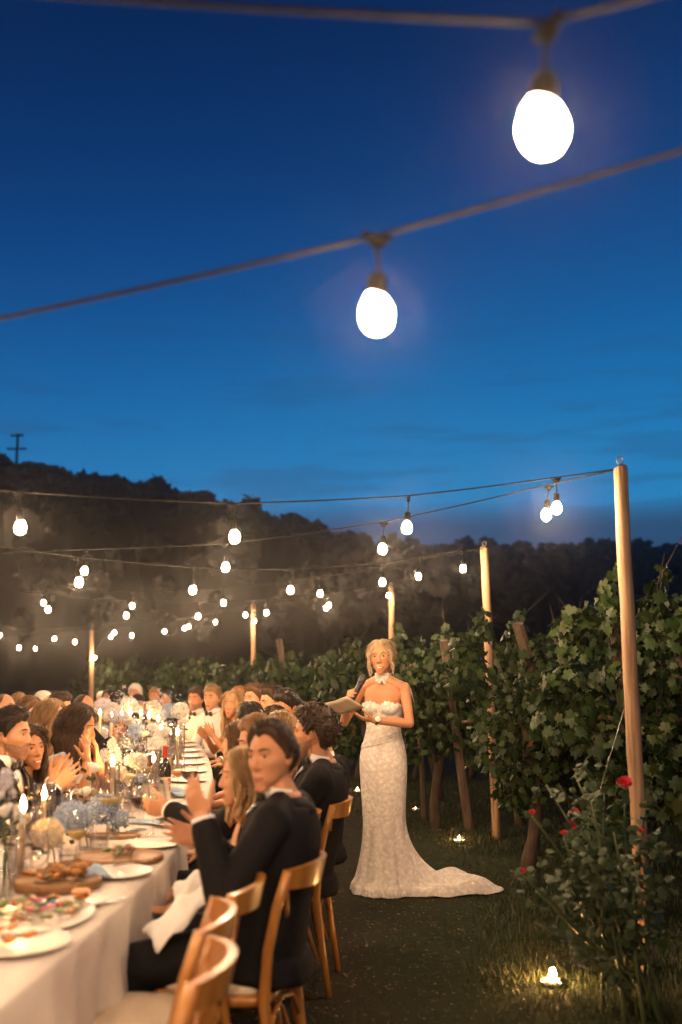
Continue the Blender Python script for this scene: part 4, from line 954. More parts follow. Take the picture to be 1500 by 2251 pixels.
def clap(b_sh, reach=0.36, h=0.98, gap=0.03, x=0.0, tilt=0.9, open_=0.0):
    """hands held together in front of the chest"""
    return {'L': dict(w=(x - gap - .02, reach - .03, h), d=(0.10 - open_, 0.65, tilt), n=(1, -.15 , 0.1), curl=.10, hint=(-.8, -.3, -1)),
            'R': dict(w=(x + gap + .02, reach, h - .02), d=(-0.15 + open_, 0.75, tilt * .8), n=(-1, -.1, 0), curl=.14, hint=(.8, -.3, -1))}
SKINS = {'fair': M['skin'], 'tan': M['skin_tan'], 'dark': M['skin_dark']}
def person(px, top, d, yaw, label, group=None, female=False, skin='fair', hair='dark', style='short', outfit='tux', beard=False, smile=0.0, lean=0.08, side=0.0, twist=0.0,
           head=(0, 0, 0), arms=None, fine=False, seed=1, legs=None, scale=None, lips=None, dx=0.0, hair_n=None, neck=0.025, hip=None):
    a0 = {k: dict(q, w=(0, .3, .9)) if q['w'][0] == 'px' else q for k, q in (arms or {}).items()}
    b = Body(female, False, lean, side, twist, head, a0, legs=legs, neck_fwd=neck, hip=hip)
    ht = 0.116 + {'short': .02, 'curly': .034, 'quiff': .03, 'bald': .002, 'recede': .018}.get(style, .016)
    hx, hy = b.hc[0], b.hc[1]; t = P(px, top, d)
    c, s = math.cos(yaw), math.sin(yaw); wx, wy = c * hx - s * hy, s * hx + c * hy
    x0, y0 = t.x - wx, t.y - wy; z0 = gz(x0, y0)
    sc = (t.z - z0) / (b.hc[2] + ht)
    if scale: sc = scale
    sc = max(0.84, min(1.10, sc))
    x0, y0 = t.x - wx * sc, t.y - wy * sc
    zz = t.z - sc * (b.hc[2] + ht); zz = max(z0 - 0.16, min(z0 + .08, zz))
    if arms and any(q['w'][0] == 'px' for q in arms.values()):
        def loc_(q):
            p = P(*q['w'][1:]); dx_, dy_ = p.x - x0, p.y - y0; return dict(q, w=((c * dx_ + s * dy_) / sc, (-s * dx_ + c * dy_) / sc, (p.z - zz) / sc))
        b = Body(female, False, lean, side, twist, head, {k: loc_(q) if q['w'][0] == 'px' else q for k, q in arms.items()}, legs=legs, neck_fwd=neck, hip=hip)
    th = thing('person', label, 'person', (x0, y0, zz), yaw, group or 'guests seated along the table', sc)
    vx = 0.0048 if fine else 0.007; big = 0.010 if fine else 0.016
    hm = H[hair]
    flesh(b, [SKINS[skin], lips or (M['lip_red'] if female else M['lip']), H['brown'] if hair in ('blond', 'pale', 'white', 'light') else hm, M['stubble']], th, vx, big, beard, smile, one=fine and female)
    if smile > 0.6: 
        k = MB(); w = 0.018; k.tube([b.hc + b.Rh @ V3(a * w, 0.0985 - .006 * a * a, -0.0705 + .005 * a * a) for a in np.linspace(-1, 1, 7)], [.001, .004, .0048, .005, .0048, .004, .001], 6); k.build('teeth', M['teeth'], th)
    nu, nv = (84, 56) if fine else (48, 34)
    ns = 700 if fine else 160; sr = 1.0 if fine else 1.8; fl = ((.35, -1, .1), (.9, -.6, .2), (-.5, -1, .15), (.2, -1, .6))[seed % 4]
    if style == 'short': hair_cap(b, th, hm, SHORT, .016, seed, .7, 34, vol=(.010, .002, .002), nu=nu, nv=nv, strands=ns, flow=fl, srad=sr)
    elif style == 'quiff': hair_cap(b, th, hm, SHORT, .016, seed, .8, 30, vol=(.020, .0, .0), nu=nu, nv=nv, strands=ns, flow=fl, srad=sr)
    elif style == 'recede': hair_cap(b, th, hm, RECEDE, .015, seed, .8, 30, vol=(.012, .004, .003), nu=nu, nv=nv, strands=ns, flow=fl, srad=sr)
    elif style == 'curly': hair_cap(b, th, hm, SHORT, .020, seed, .9, 45, vol=(.012, .010, .004), curly=.018 if fine else .016, nu=nu, nv=nv, stretch=(1, 1, 1))
    elif style == 'bald': hair_cap(b, th, hm, BALD, .006, seed, .5, 40, nu=nu, nv=nv)
    elif style == 'bun':
        hair_cap(b, th, hm, BUNL, .012, seed, .5, 30, part=0.0, nu=nu, nv=nv, strands=ns, flow=(.6, -1, -.3), slen=.07, srad=sr)
        m = MB(); m.ell(b.hc + b.Rh @ V3(0, -.125, -.02), (.042, .035, .040), b.Rh); m.build('bun', hm, th)
    else:
        hair_cap(b, th, hm, LONGL, .015, seed, .5, 26, vol=(.006, .006, .002), part=0.012, nu=nu, nv=nv, strands=ns, flow=(1, -.35, -.9), slen=.08, srad=sr)
        L = {'long': .44, 'bob': .24, 'shoulder': .33}[style]; hair_locks(b, th, hm, hair_n or (190 if fine else 60), L, seed, .95 if style != 'bob' else .8, PI, wave=.018, r=.0085 if fine else .016)
    if outfit == 'tux': shirt(b, th, big=big + .002); jacket(b, th, M['tux'], big); trousers(b, th, M['tux'], big + .002)
    elif outfit == 'shirt': shirt(b, th, True, big); trousers(b, th, M['tux'], big + .002)
    else:
        mt, sl, st = {'blue': (M['blue_dress'], None, True), 'blue_sleeve': (M['blue_dress'], 'short', False), 'black': (M['black_dress'], None, False), 'tan': (M['tan_dress'], None, True),
                      'rust': (M['rust_dress'], 'long', False), 'strapless': (M['tan_dress'], None, False), 'black_long': (M['black_dress'], 'long', False)}[outfit]
        dress(b, th, mt, sleeve=sl, straps=st, big=big)
    th['_b'] = 0; del th['_b']
    return th, b
# ------------------------------------------------------------------ the bride
def lace_material():
    m = bpy.data.materials.new('ivory_lace'); m.use_nodes = True; N = m.node_tree.nodes; L = m.node_tree.links
    b = N['Principled BSDF']; b.inputs['Roughness'].default_value = 0.8; b.inputs['Sheen Weight'].default_value = 0.15
    tc = N.new('ShaderNodeTexCoord')
    nz = N.new('ShaderNodeTexNoise'); nz.inputs['Scale'].default_value = 36; nz.inputs['Detail'].default_value = 7; nz.inputs['Distortion'].default_value = 1.6; L.new(tc.outputs['Object'], nz.inputs['Vector'])
    vo = N.new('ShaderNodeTexVoronoi'); vo.inputs['Scale'].default_value = 42; vo.feature = 'SMOOTH_F1'; L.new(tc.outputs['Object'], vo.inputs['Vector'])
    ad = N.new('ShaderNodeMath'); ad.operation = 'ADD'; L.new(nz.outputs[0], ad.inputs[0]); L.new(vo.outputs['Distance'], ad.inputs[1])
    mr = N.new('ShaderNodeMapRange'); L.new(ad.outputs[0], mr.inputs[0]); mr.inputs[1].default_value = 0.62; mr.inputs[2].default_value = 1.10
    mx = N.new('ShaderNodeMix'); mx.data_type = 'RGBA'; L.new(mr.outputs[0], mx.inputs[0]); mx.inputs[6].default_value = (0.86, 0.82, 0.77, 1); mx.inputs[7].default_value = (0.66, 0.59, 0.52, 1)
    L.new(mx.outputs[2], b.inputs['Base Color'])
    bp = N.new('ShaderNodeBump'); bp.inputs['Strength'].default_value = 0.7; bp.inputs['Distance'].default_value = 0.006; L.new(ad.outputs[0], bp.inputs['Height']); L.new(bp.outputs[0], b.inputs['Normal'])
    return m
M['lace'] = lace_material()
M['mic'] = mat('black_microphone', (0.012, 0.012, 0.014), rough=0.35)
M['mesh_grille'] = mat('microphone_grille', (0.03, 0.03, 0.03), (0.07, 0.07, 0.07), 260, 0.4, 0.6, bump=1.0, bscale=400, dist=0.002)
M['paper'] = mat('cream_paper', (0.62, 0.52, 0.36), (0.66, 0.56, 0.40), 4, 0.7)
M['lens'] = glass('spectacle_lens', refl=0.25)
def build_bride():
    th_ = R(161); cx, cy = 0.30, 7.22
    arms = {'R': dict(w=(.195, .185, 1.285), d=(-.22, .62, .62), n=(-.92, -.25, -.1), curl=1.0, spread=.06, thumb=.5, hint=(.55, -.25, -1)),
            'L': dict(w=(-.015, .245, 1.165), d=(1, .22, .12), n=(.05, -.35, .9), curl=.35, spread=.05, thumb=.9, hint=(-1, -.25, -.55))}
    b = Body(True, True, 0.0, 0.0, 0.0, (R(6), R(2), R(4)), arms)
    b.T = [(t, w * .93, d * .93, o) for t, w, d, o in b.T]; b.legs = [(hj * V3(.72, 1, 1), kn * V3(.72, 1, 1), an * V3(.8, 1, 1), sg) for hj, kn, an, sg in b.legs]
    b.sh = .145
    th = thing('person', 'bride standing on the lawn in a long white lace gown, speaking into a microphone', 'person', (cx, cy, 0.0), th_, 'people at the wedding dinner', 1.012)
    flesh(b, [M['skin_tan'], M['lip_red'], H['light'], M['stubble']], th, 0.0048, smile=0.8, one=True)
    k = MB(); w = 0.0195; k.tube([b.hc + b.Rh @ V3(a * w, 0.0985 - .009 * a * a, -0.0705 + .0065 * a * a) for a in np.linspace(-1, 1, 9)], [.001, .003, .0038, .0042, .0044, .0042, .0038, .003, .001], 8); k.build('teeth', M['teeth'], th)
    hm = H['pale']
    hair_cap(b, th, hm, [(0, .084), (.4, .066), (.8, .036), (1.1, .004), (1.35, -.010), (1.7, .0), (2.0, -.035), (2.5, -.06), (PI, -.07)], .013, 5, .5, 28, vol=(.004, .006, .003), part=0.004, nu=96, nv=64, strands=900, flow=(.8, -1, -.35), slen=.075)
    m = MB(); m.ell(b.hc + b.Rh @ V3(-.01, -.120, -.045), (.046, .036, .044), b.Rh)
    rng = np.random.default_rng(3)
    for i in range(16):
        a = rng.uniform(0, 6); m.tube([b.hc + b.Rh @ V3(-.01 + .046 * math.cos(a + t), -.122 + .036 * math.sin(a * 3 + t * .5) * .6, -.045 + .044 * math.sin(a + t)) for t in np.linspace(0, 2.2, 7)], [.003, .007, .008, .008, .008, .006, .003], 6)
    m.build('bun', hm, th)
    for s, L, nk in ((1, .150, 7), (-1, .160, 4)):     # loose face-framing strands
        m = MB()
        for i in range(nk):
            o = rng.normal(size=3) * .004; z0 = .060 - .006 * i; pts = []
            for t in np.linspace(0, 1, 9):
                z = z0 - t * (L + rng.uniform(-.01, .03) * (t > .8)); pr = skull(unit(V3(s * 1.0, .38, max(-1, z * 8)))[None])[0]
                pts.append(b.hc + b.Rh @ (V3(s * (0.066 + .018 * math.sin(min(1, t * 1.15) * PI * .72) + .010 * math.sin(t * 7 + i)), .044 + .012 * math.sin(t * 5 + i * .3), z) + o))
            m.tube(pts, [.003, .005, .0055, .0055, .005, .0045, .004, .003, .001], 6)
        m.build('hair_strand', hm, th)
    # spectacles
    m = MB(); l = MB()
    for s in (-1, 1):
        ring = []
        for a in np.linspace(0, 2 * PI, 25):
            cx_, cz_ = math.cos(a), math.sin(a); px_ = s * .034 + .0265 * np.sign(cx_) * abs(cx_) ** .75; pz_ = .006 + .0205 * np.sign(cz_) * abs(cz_) ** .75
            ring.append(b.hc + b.Rh @ V3(px_, .1015 - .16 * abs(px_) ** 1.4, pz_))
        m.tube(ring, .0011, 6, cap=False); c = sum(ring) / len(ring); l.add([c] + ring[:-1], [(0, 1 + i, 1 + (i + 1) % 24) for i in range(24)])
        m.tube([b.hc + b.Rh @ V3(s * .0605, .098, .012), b.hc + b.Rh @ V3(s * .077, .05, .014), b.hc + b.Rh @ V3(s * .080, -.01, .012)], .0016, 6)
    m.tube([b.hc + b.Rh @ V3(x, .1015 + .002 * math.cos(x * 150), .012) for x in np.linspace(-.0085, .0085, 5)], .0016, 6)
    g = m.build('spectacles', M['gold'], th); l.build('lens', M['lens'], g)
    for s in (-1, 1):
        e = MB(); e.ell(b.hc + b.Rh @ V3(s * .083, -.006, -.040), .006, nu=8, nv=6); e.tube([b.hc + b.Rh @ V3(s * .083, -.006, -.046), b.hc + b.Rh @ V3(s * .084, -.006, -.066)], [.002, .005], 6); e.build('earring', M['gold'], th)
    # corseted bodice with a scalloped sweetheart edge
    m = MB(); b.torso(m, 0.010, 0.13, 0.385)
    for s in (-1, 1): m.ell(b.c(0.312) + b.X(.3) * s * 0.066 + b.Y(.3) * 0.078, (0.066, 0.054, 0.064))
    v, f = remesh(m, 0.006, 4); cen = np.array([v[list(q)].mean(0) for q in f]); x, y, t = b.coords(cen); ax = np.abs(x)
    top = np.where(y > 0, .326 + .020 * np.exp(-((ax - .062) / .045) ** 2) - .008 * np.exp(-(ax / .018) ** 2), .300) + .0035 * np.sin(x * 240)
    mm = MB(); mm.add(v, [q for q, k in zip(f, t < top) if k]); o = mm.build('bodice', M['lace'], th); q = o.modifiers.new('cloth', 'SOLIDIFY'); q.thickness = .004; q.offset = 1
    m = MB()
    for xa in (-.105, -.075, -.045, -.015, .015, .045, .075, .105):      # boning seams
        pts = []
        for tt in np.linspace(.06, .30, 9):
            T = np.array(b.T); w_ = np.interp(tt, T[:, 0], T[:, 1]) + .012; dd = np.interp(tt, T[:, 0], T[:, 2]) + .012; xx = xa * (w_ / .145)
            yy = dd * max(0.05, 1 - abs(xx / w_) ** 2.4) ** .42
            if tt > .24: yy += .052 * math.exp(-((tt - .312) / .05) ** 2) * math.exp(-((abs(xx) - .066) / .05) ** 2)
            pts.append(b.c(tt) + b.X(tt) * xx + b.Y(tt) * yy)
        m.tube(pts, .0042, 5)
    m.build('boning', M['lace'], th)
    # mermaid skirt running out into a train on the grass
    c, s = math.cos(-th_), math.sin(-th_); wd = (0.99, 0.16); phit = math.atan2(s * wd[0] + c * wd[1], c * wd[0] - s * wd[1])
    prof = [(1.135, .112, .080, 0), (1.11, .118, .090, 0), (1.07, .124, .097, 0), (1.02, .136, .108, 0), (.93, .163, .130, 0), (.86, .170, .136, 0), (.76, .166, .140, 0), (.64, .156, .140, 0), (.54, .150, .140, 0), (.44, .148, .142, .006), (.34, .152, .148, .025),
            (.26, .158, .156, .055), (.19, .168, .166, .10), (.13, .180, .178, .15), (.085, .192, .190, .21), (.068, .202, .20, .26), (.060, .208, .206, .33), (.056, .212, .21, .40), (.050, .216, .214, .46), (.038, .220, .218, .51), (.016, .226, .222, .545), (.004, .228, .224, .56)]
    prof = [(z, rx * (1 - .055 * float(sstep(.05, .4, z))) + .006 * (z > .5), ry * (1 - .04 * float(sstep(.05, .4, z))) + .006 * (z > .5), e) for z, rx, ry, e in prof]
    n = 150; rs = []; an = np.arange(n) * 2 * PI / n
    for k, (z, rx, ry, e) in enumerate(prof):
        dl = (an - phit + PI) % (2 * PI) - PI; wgt = np.exp(-(np.abs(dl) / .60) ** 2.6)
        fold = .010 * np.sin(an * 9 + 1.2) * sstep(.7, .1, z) + .006 * np.sin(an * 17) * sstep(.4, .0, z)
        ex = e * wgt * (1 + .07 * np.sin(an * 13 + 1) + .035 * np.sin(an * 31))
        r = 1.0 / np.sqrt((np.cos(an) / (rx + fold)) ** 2 + (np.sin(an) / (ry + fold)) ** 2) + ex
        drape = np.array([noise.noise(Vector((math.cos(a) * rr * 9, math.sin(a) * rr * 9, 3))) for a, rr in zip(an, r)])
        far = sstep(.26, .5, r); zz = z + far * (.045 * drape + .038 * np.abs(np.sin(an * 11 + r * 5)) * (k < 19))
        hem = (.006 * np.sin(an * 46)) * (z < .05)
        if 3 <= k <= 8: r = r + .0035 * np.sin(z * 95 + np.cos(an - phit) * 6) * (k < 6)
        rs.append(np.stack([np.cos(an) * (r + hem), np.sin(an) * (r + hem) , np.maximum(zz, .003)], 1))
    m = MB(); m.rings(rs, cap=False); o = m.build('skirt', M['lace'], th)
    q = o.modifiers.new('sub', 'SUBSURF'); q.levels = 1; q.render_levels = 1
    q = o.modifiers.new('cloth', 'SOLIDIFY'); q.thickness = .003
    # draped swag across the hips
    m = MB()
    for i in range(6):
        pts = []
        for a in np.linspace(.15, PI - .15, 15):
            z = 1.075 - i * .020 - (.085 - .004 * i) * (math.cos(a) * .5 + .5) ** 1.2 + .01 * i; T = np.array([(p[0], p[1], p[2]) for p in prof])[::-1]
            pts.append(V3(-math.cos(a) * -1 * (np.interp(z, T[:, 0], T[:, 1]) + .003), math.sin(a) * (np.interp(z, T[:, 0], T[:, 2]) + .003), z))
        m.tube(pts, [.002] + [.0085] * 13 + [.002], 7, flat=.5)
    m.build('hip_drape', M['lace'], th)
    # lace collar tied round the neck, with a thin tie over the shoulder
    m = MB(); rs = []; a = np.arange(40) * 2 * PI / 40; upv = unit(b.hc + b.Rh @ V3(0, -.012, -.085) - b.c(.49))
    for h, rr in ((-.022, .066), (-.006, .060), (.012, .056), (.026, .055), (.036, .057)):
        rs.append(b.c(.505) + upv * (h + 0) + (rr + .002 * np.sin(a * 15))[:, None] * (np.cos(a)[:, None] * b.X(.5) + np.sin(a)[:, None] * b.Y(.5)) + (.012 * np.sin(a) ** 3 * (h < 0) * -1)[:, None] * upv)
    m.rings(rs, cap=False)
    for s_ in (-1, 1):
        for i in range(3): m.ell(b.c(.490 - .009 * i) + b.X(.5) * (-.012 + s_ * (.005 + .007 * i)) + b.Y(.5) * (.062 + .004 * i), (.009, .005, .008))
    o = m.build('lace_collar', M['lace'], th); q = o.modifiers.new('cloth', 'SOLIDIFY'); q.thickness = .003
    m = MB()
    for dl in (0, .008): m.tube([b.c(.515) + b.X(.5) * -.05 - b.Y(.5) * .02, b.c(.492) + b.X(.5) * -.09 - b.Y(.5) * (.03 - dl), b.c(.478) + b.X(.5) * -.135 - b.Y(.5) * (.035 - dl), b.c(.43) + b.X(.5) * -.185 - b.Y(.5) * (.05 - dl), b.c(.33) + b.X(.5) * -.20 - b.Y(.5) * .09], .0035, 6)
    m.build('collar_tie', M['white_cotton'], th)
    # watch on the left wrist
    S, E, W, q, sg = b.j['L']; ax = unit(W - E); c0 = W - ax * .012; up = unit(V3(0, 1, .35) - ax * np.dot(V3(0, 1, .35), ax)); sd = np.cross(ax, up)
    m = MB(); m.tube([c0 + .0315 * (math.cos(t) * up + math.sin(t) * sd) for t in np.linspace(0, 2 * PI, 25)], .0085, 8, cap=False, flat=.3); st = m.build('watch', M['gold'], th)
    m = MB(); fr = np.stack([ax, sd, up], 1); m.lathe([(.001, 0), (.019, 0), (.020, .004), (.018, .008), (.001, .0085)], 20); m.v = [v @ fr.T + c0 + up * .030 for v in m.v]; m.build('dial', M['white_cotton'], st)
    # microphone and booklet in her hands
    def world(p): return Matrix.Translation((cx, cy, 0)) @ Matrix.Rotation(th_, 4, 'Z') @ (Vector(p) * 1.012)
    B, T = V3(.170, .262, 1.245), V3(.070, .205, 1.470); S, E, W, q, sg = b.j['R']
    B0 = world(B); d = np.array(world(T) - B0); L = np.linalg.norm(d); d = d / L
    mt = thing('microphone', 'black handheld microphone raised to the mouth of the bride', 'microphone', B0)
    MB().tube([d * 0, d * .012, d * .10, d * (L - .075), d * (L - .06)], [.014, .0165, .0185, .022, .024], 16).build('handle', M['mic'], mt)
    MB().tube([d * (L - .064), d * (L - .055), d * (L - .03), d * (L - .01), d * L], [.0245, .0265, .027, .020, .006], 16).build('grille', M['mesh_grille'], mt)
    A, Bp, C, D = [world(V3(*p)) for p in ((.315, .40, 1.268), (.125, .43, 1.325), (.045, .30, 1.250), (.225, .265, 1.195))]
    bk = thing('booklet', 'open cream speech booklet held flat by the bride', 'booklet', C)
    for nm, dz in (('cover', 0.0), ('page', .004)):
        m = MB(); g = []; nn = unit(np.cross(np.array(Bp - A), np.array(D - A))); nn = nn if nn[2] > 0 else -nn
        for i in range(9):
            for j in range(5):
                u, v_ = i / 8, j / 4; p = np.array(A.lerp(Bp, u).lerp(D.lerp(C, u), v_)) - np.array(C); g.append(p + nn * (dz + .010 * abs(u - .5) ** .7 * 1.2 - .004))
        m.add(g, [(i * 5 + j, i * 5 + j + 1, i * 5 + j + 6, i * 5 + j + 5) for i in range(8) for j in range(4)]); o = m.build(nm, M['paper'], bk)
        q = o.modifiers.new('t', 'SOLIDIFY'); q.thickness = .0015
    return b
build_bride()

# ------------------------------------------------------------------ the seated guests
GR, GL = R(90), R(-90)     # facing the table from the right / from the left
person(598, 1582, 3.76, R(79), 'man in a black dinner jacket, nearest guest, clapping with his face turned left', skin='tan', hair='dark', style='recede', lean=-.15, neck=.05, hip=(0, 0, .605), scale=1.0, smile=.45, head=(R(68), R(-2), R(4)), fine=True, seed=2,
       arms={'L': dict(w=('px', 447, 1803, 3.50), d=(.12, .45, .9), n=(.95, -.3, .1), curl=.22, spread=.04, hint=(-.5, .0, -1)), 'R': dict(w=('px', 452, 1846, 3.72), d=(-.25, .95, .25), n=(-.9, 0, .4), curl=.15, hint=(.8, -.3, -1))}, legs=(.075, .43, -.07, .03))
person(537, 1640, 4.22, R(96), 'blond woman, profile half hidden by the face of the nearest clapping man', female=True, hair='blond', style='bob', outfit='black', lean=-.02, head=(R(12), R(-4), 0), fine=True, seed=4, hair_n=80)
person(572, 1568, 4.80, GR, 'light haired man in black reaching across the table to hold a glass of red wine', hair='light', style='short', lean=.02, head=(R(14), R(-12), 0), fine=True, seed=5,
       arms={'L': dict(w=('px', 372, 1780, 4.60), d=(.06, 1, .12), n=(.95, -.15, .25), curl=.75, spread=.05, hint=(-.8, -.2, -.6))})
person(690, 1545, 5.25, R(84), 'curly dark haired man in a black jacket seen from behind, looking away over the table', skin='tan', hair='dark', style='curly', beard=True, lean=-.20, neck=.05, head=(R(-6), R(-4), 0), fine=True, seed=6)
person(528, 1584, 5.9, R(92), 'woman with long wavy brown hair in a pale blue short sleeved dress', female=True, hair='brown', style='long', outfit='blue_sleeve', lean=.10, head=(R(-8), 0, 0), fine=True, seed=7)
person(618, 1562, 6.15, R(95), 'guest with smooth light brown hair between the curly man and the reaching man', female=True, hair='light', style='shoulder', outfit='black', head=(R(-20), 0, 0), seed=8)
person(549, 1541, 6.7, R(97), 'woman with glossy black pulled back hair, back of her head to the camera', female=True, hair='black', style='bun', outfit='black', head=(R(-70), R(-5), 0), seed=9)
person(606, 1551, 6.95, R(97), 'guest with dark hair, only the crown of the head showing behind the others', hair='dark', style='short', lean=.05, head=(R(-30), R(-8), 0), seed=10)
person(704, 1566, 6.1, R(84), 'guest in black turned round on the chair, half hidden behind the curly haired man', hair='black', style='short', lean=-.08, head=(R(-30), R(-10), 0), twist=R(-25), seed=39)
person(633, 1512, 7.6, R(100), 'man with thick dark hair looking down, in front of the leaning vineyard post', hair='black', style='quiff', head=(R(25), R(-16), 0), seed=11, skin='tan')
person(600, 1501, 8.3, R(104), 'man with wavy dark brown hair and a pale profile, eyes lowered', hair='dark', style='quiff', head=(R(15), R(-12), 0), seed=12)
person(560, 1500, 9.0, R(108), 'man with short dark brown hair glancing toward the camera above the others', hair='brown', style='quiff', head=(R(30), 0, 0), seed=13)
person(512, 1518, 9.3, R(115), 'blond woman with long straight hair clapping, facing the camera', female=True, hair='blond', style='long', outfit='tan', head=(R(45), R(2), 0), seed=14, arms=clap(0, .30, .92), skin='tan')
person(526, 1508, 10.0, R(112), 'guest with reddish hair, small face between the blond woman and the dark haired men', hair='ginger', style='short', head=(R(35), 0, 0), seed=15)
person(468, 1503, 10.3, R(128), 'fair haired man in a white shirt and black bow tie', hair='light', style='quiff', outfit='shirt', head=(R(28), 0, 0), seed=16)
person(432, 1508, 10.9, R(132), 'dark haired bearded man in a white shirt and black bow tie', hair='dark', style='quiff', outfit='shirt', beard=True, head=(R(24), 0, 0), seed=17, skin='tan')
person(366, 1517, 14.0, R(150), 'man with short dark hair at the far end behind pale flowers', hair='black', style='short', outfit='tux', head=(R(20), 0, 0), seed=18, skin='tan')
person(341, 1512, 15.2, R(150), 'guest with reddish fair hair, far end, partly behind a dark haired man', hair='ginger', style='short', outfit='shirt', head=(R(20), 0, 0), seed=19)
person(298, 1503, 15.0, R(155), 'guest with a large head of white hair at the far end of the table', female=True, hair='white', style='short', outfit='rust', head=(R(10), 0, 0), seed=20, scale=1.09)
person(303, 1526, 13.2, R(-40), 'dark haired guest with back to the camera before the white haired one', hair='black', style='short', head=(0, R(-6), 0), seed=21)
person(240, 1515, 15.6, R(160), 'woman in red with black hair at the far left end of the table', female=True, hair='black', style='bob', outfit='rust', head=(R(0), 0, 0), seed=22, skin='tan')
person(224, 1520, 17.0, R(160), 'guest with pale grey hair behind the woman in red', hair='white', style='short', outfit='shirt', seed=23)
# left side
person(26, 1550, 5.15, GL, 'dark haired bearded man in a dinner jacket at the left edge, clapping', hair='black', style='quiff', beard=True, lean=.10, head=(R(-6), R(-3), 0), fine=True, seed=24, arms=clap(0, .33, .96, gap=.02, tilt=.95))
person(68, 1594, 5.6, R(-95), 'smiling dark haired woman leaning in beside the bearded man', female=True, hair='dark', style='shoulder', outfit='tan', smile=1.0, lean=.16, head=(R(-40), R(-2), R(6)), fine=True, seed=25, skin='tan', scale=.93)
person(172, 1546, 5.85, R(-92), 'woman with long dark hair in a pale blue dress, hand held up before her face', female=True, hair='dark', style='long', outfit='blue', lean=.22, head=(R(-4), R(-14), 0), fine=True, seed=26, skin='tan',
       arms={'R': dict(w=('px', 192, 1676, 5.72), d=(-.04, -.08, 1), n=(-.15, -1, -.1), curl=.22, spread=.28, hint=(.5, .6, -1)), 'L': dict(w=('px', 214, 1672, 5.93), d=(.05, -.1, 1), n=(.2, -1, 0), curl=.3, hint=(-.6, .5, -1))})
person(112, 1536, 6.5, R(-95), 'woman with long honey blond hair seen from the side behind the dark haired woman', female=True, hair='light', style='long', outfit='blue', head=(R(-2), 0, 0), seed=27, fine=True)
person(66, 1529, 7.3, R(-98), 'young man with tousled brown hair beyond the couple on the left', hair='brown', style='quiff', head=(R(-10), 0, 0), seed=28)
person(132, 1518, 8.3, R(-100), 'man with dark brown hair looking down, further along the left side', hair='dark', style='short', head=(R(-5), R(-14), 0), seed=29)
person(184, 1527, 8.9, R(-102), 'bald man with a shiny reddish head, clapping behind the woman in blue', hair='dark', style='bald', head=(R(-4), R(-14), 0), seed=30, arms=clap(0, .42, .94), skin='tan', lean=.12)
person(12, 1526, 9.4, R(-105), 'balding guest in a white shirt at the far left edge of the photo', hair='brown', style='bald', outfit='shirt', seed=31)
person(43, 1523, 10.6, R(-108), 'guest with thin sandy hair in the distant left row', hair='light', style='recede', outfit='shirt', head=(R(8), 0, 0), seed=32)
person(97, 1519, 10.4, R(-108), 'guest with white hair in the distant left row', hair='white', style='short', head=(R(-8), 0, 0), seed=33)
# ------------------------------------------------------------------ the long table
M['cloth'] = mat('cream_linen', (0.66, 0.60, 0.54), (0.58, 0.52, 0.465), 3.0, 0.85, bump=0.35, bscale=7, dist=0.02, sheen=0.15)
M['chair_wood'] = mat('honey_beech', (0.48, 0.21, 0.042), (0.28, 0.10, 0.018), 22, 0.36, bump=0.2, bscale=50, stretch=(1, 1, .12), coat=0.3)
M['pad'] = mat('cream_seat_pad', (0.58, 0.48, 0.36), (0.50, 0.41, 0.30), 90, 0.9, bump=0.6, bscale=220, dist=0.003)
M['china'] = mat('white_china', (0.72, 0.68, 0.62), rough=0.3, spec=0.4)
M['glass'] = glass('clear_glass'); M['ribbed'] = glass('smoky_glass', (0.97, 0.95, 0.92)); M['green_glass'] = mat('dark_bottle_glass', (0.014, 0.012, 0.006), (0.02, 0.018, 0.008), 5, 0.06, coat=0.5)
M['red_wine'] = mat('red_wine', (0.055, 0.004, 0.008), (0.05, 0.004, 0.006), rough=0.05); M['amber_wine'] = mat('amber_wine', (0.60, 0.27, 0.06), (0.55, 0.24, 0.05), rough=0.05, transl=0.5)
M['white_wine'] = mat('white_wine', (0.55, 0.45, 0.22), (0.55, 0.45, 0.22), rough=0.05, transl=0.5)
M['water'] = glass('still_water', (0.90, 0.92, 0.92))
M['board'] = mat('olive_wood_board', (0.33, 0.17, 0.06), (0.20, 0.095, 0.03), 9, 0.5, stretch=(1, .15, 1), bump=.2)
M['silver'] = mat('silver_cutlery', (0.72, 0.68, 0.62), rough=0.18, metal=1.0)
M['napkin_blue'] = mat('pale_blue_napkin', (0.30, 0.45, 0.62), (0.36, 0.50, 0.66), 12, 0.8, bump=.4, bscale=20, dist=.006)
M['crust'] = mat('toasted_bread', (0.42, 0.21, 0.06), (0.24, 0.095, 0.025), 40, 0.8, bump=.6, bscale=90)
M['meat'] = mat('grilled_meat', (0.13, 0.045, 0.02), (0.22, 0.09, 0.04), 40, 0.45, bump=.6, bscale=70)
M['green_food'] = mat('salad_green', (0.09, 0.15, 0.03), (0.15, 0.19, 0.06), 20, 0.5); M['pink'] = mat('pink_petal', (0.62, 0.09, 0.16), (0.5, 0.05, 0.12), 20, 0.6); M['blue_petal'] = mat('blue_petal', (0.06, 0.10, 0.42), (0.10, 0.18, 0.5), 20, 0.6)
M['orange'] = mat('orange_food', (0.62, 0.25, 0.06), (0.5, 0.16, 0.04), 30, 0.45)
M['bw'] = mat('white_bloom', (0.88, 0.86, 0.82), (0.82, 0.80, 0.74), 20, 0.75, transl=.25); M['bc'] = mat('cream_bloom', (0.74, 0.64, 0.48), (0.68, 0.58, 0.40), 20, 0.75, transl=.25)
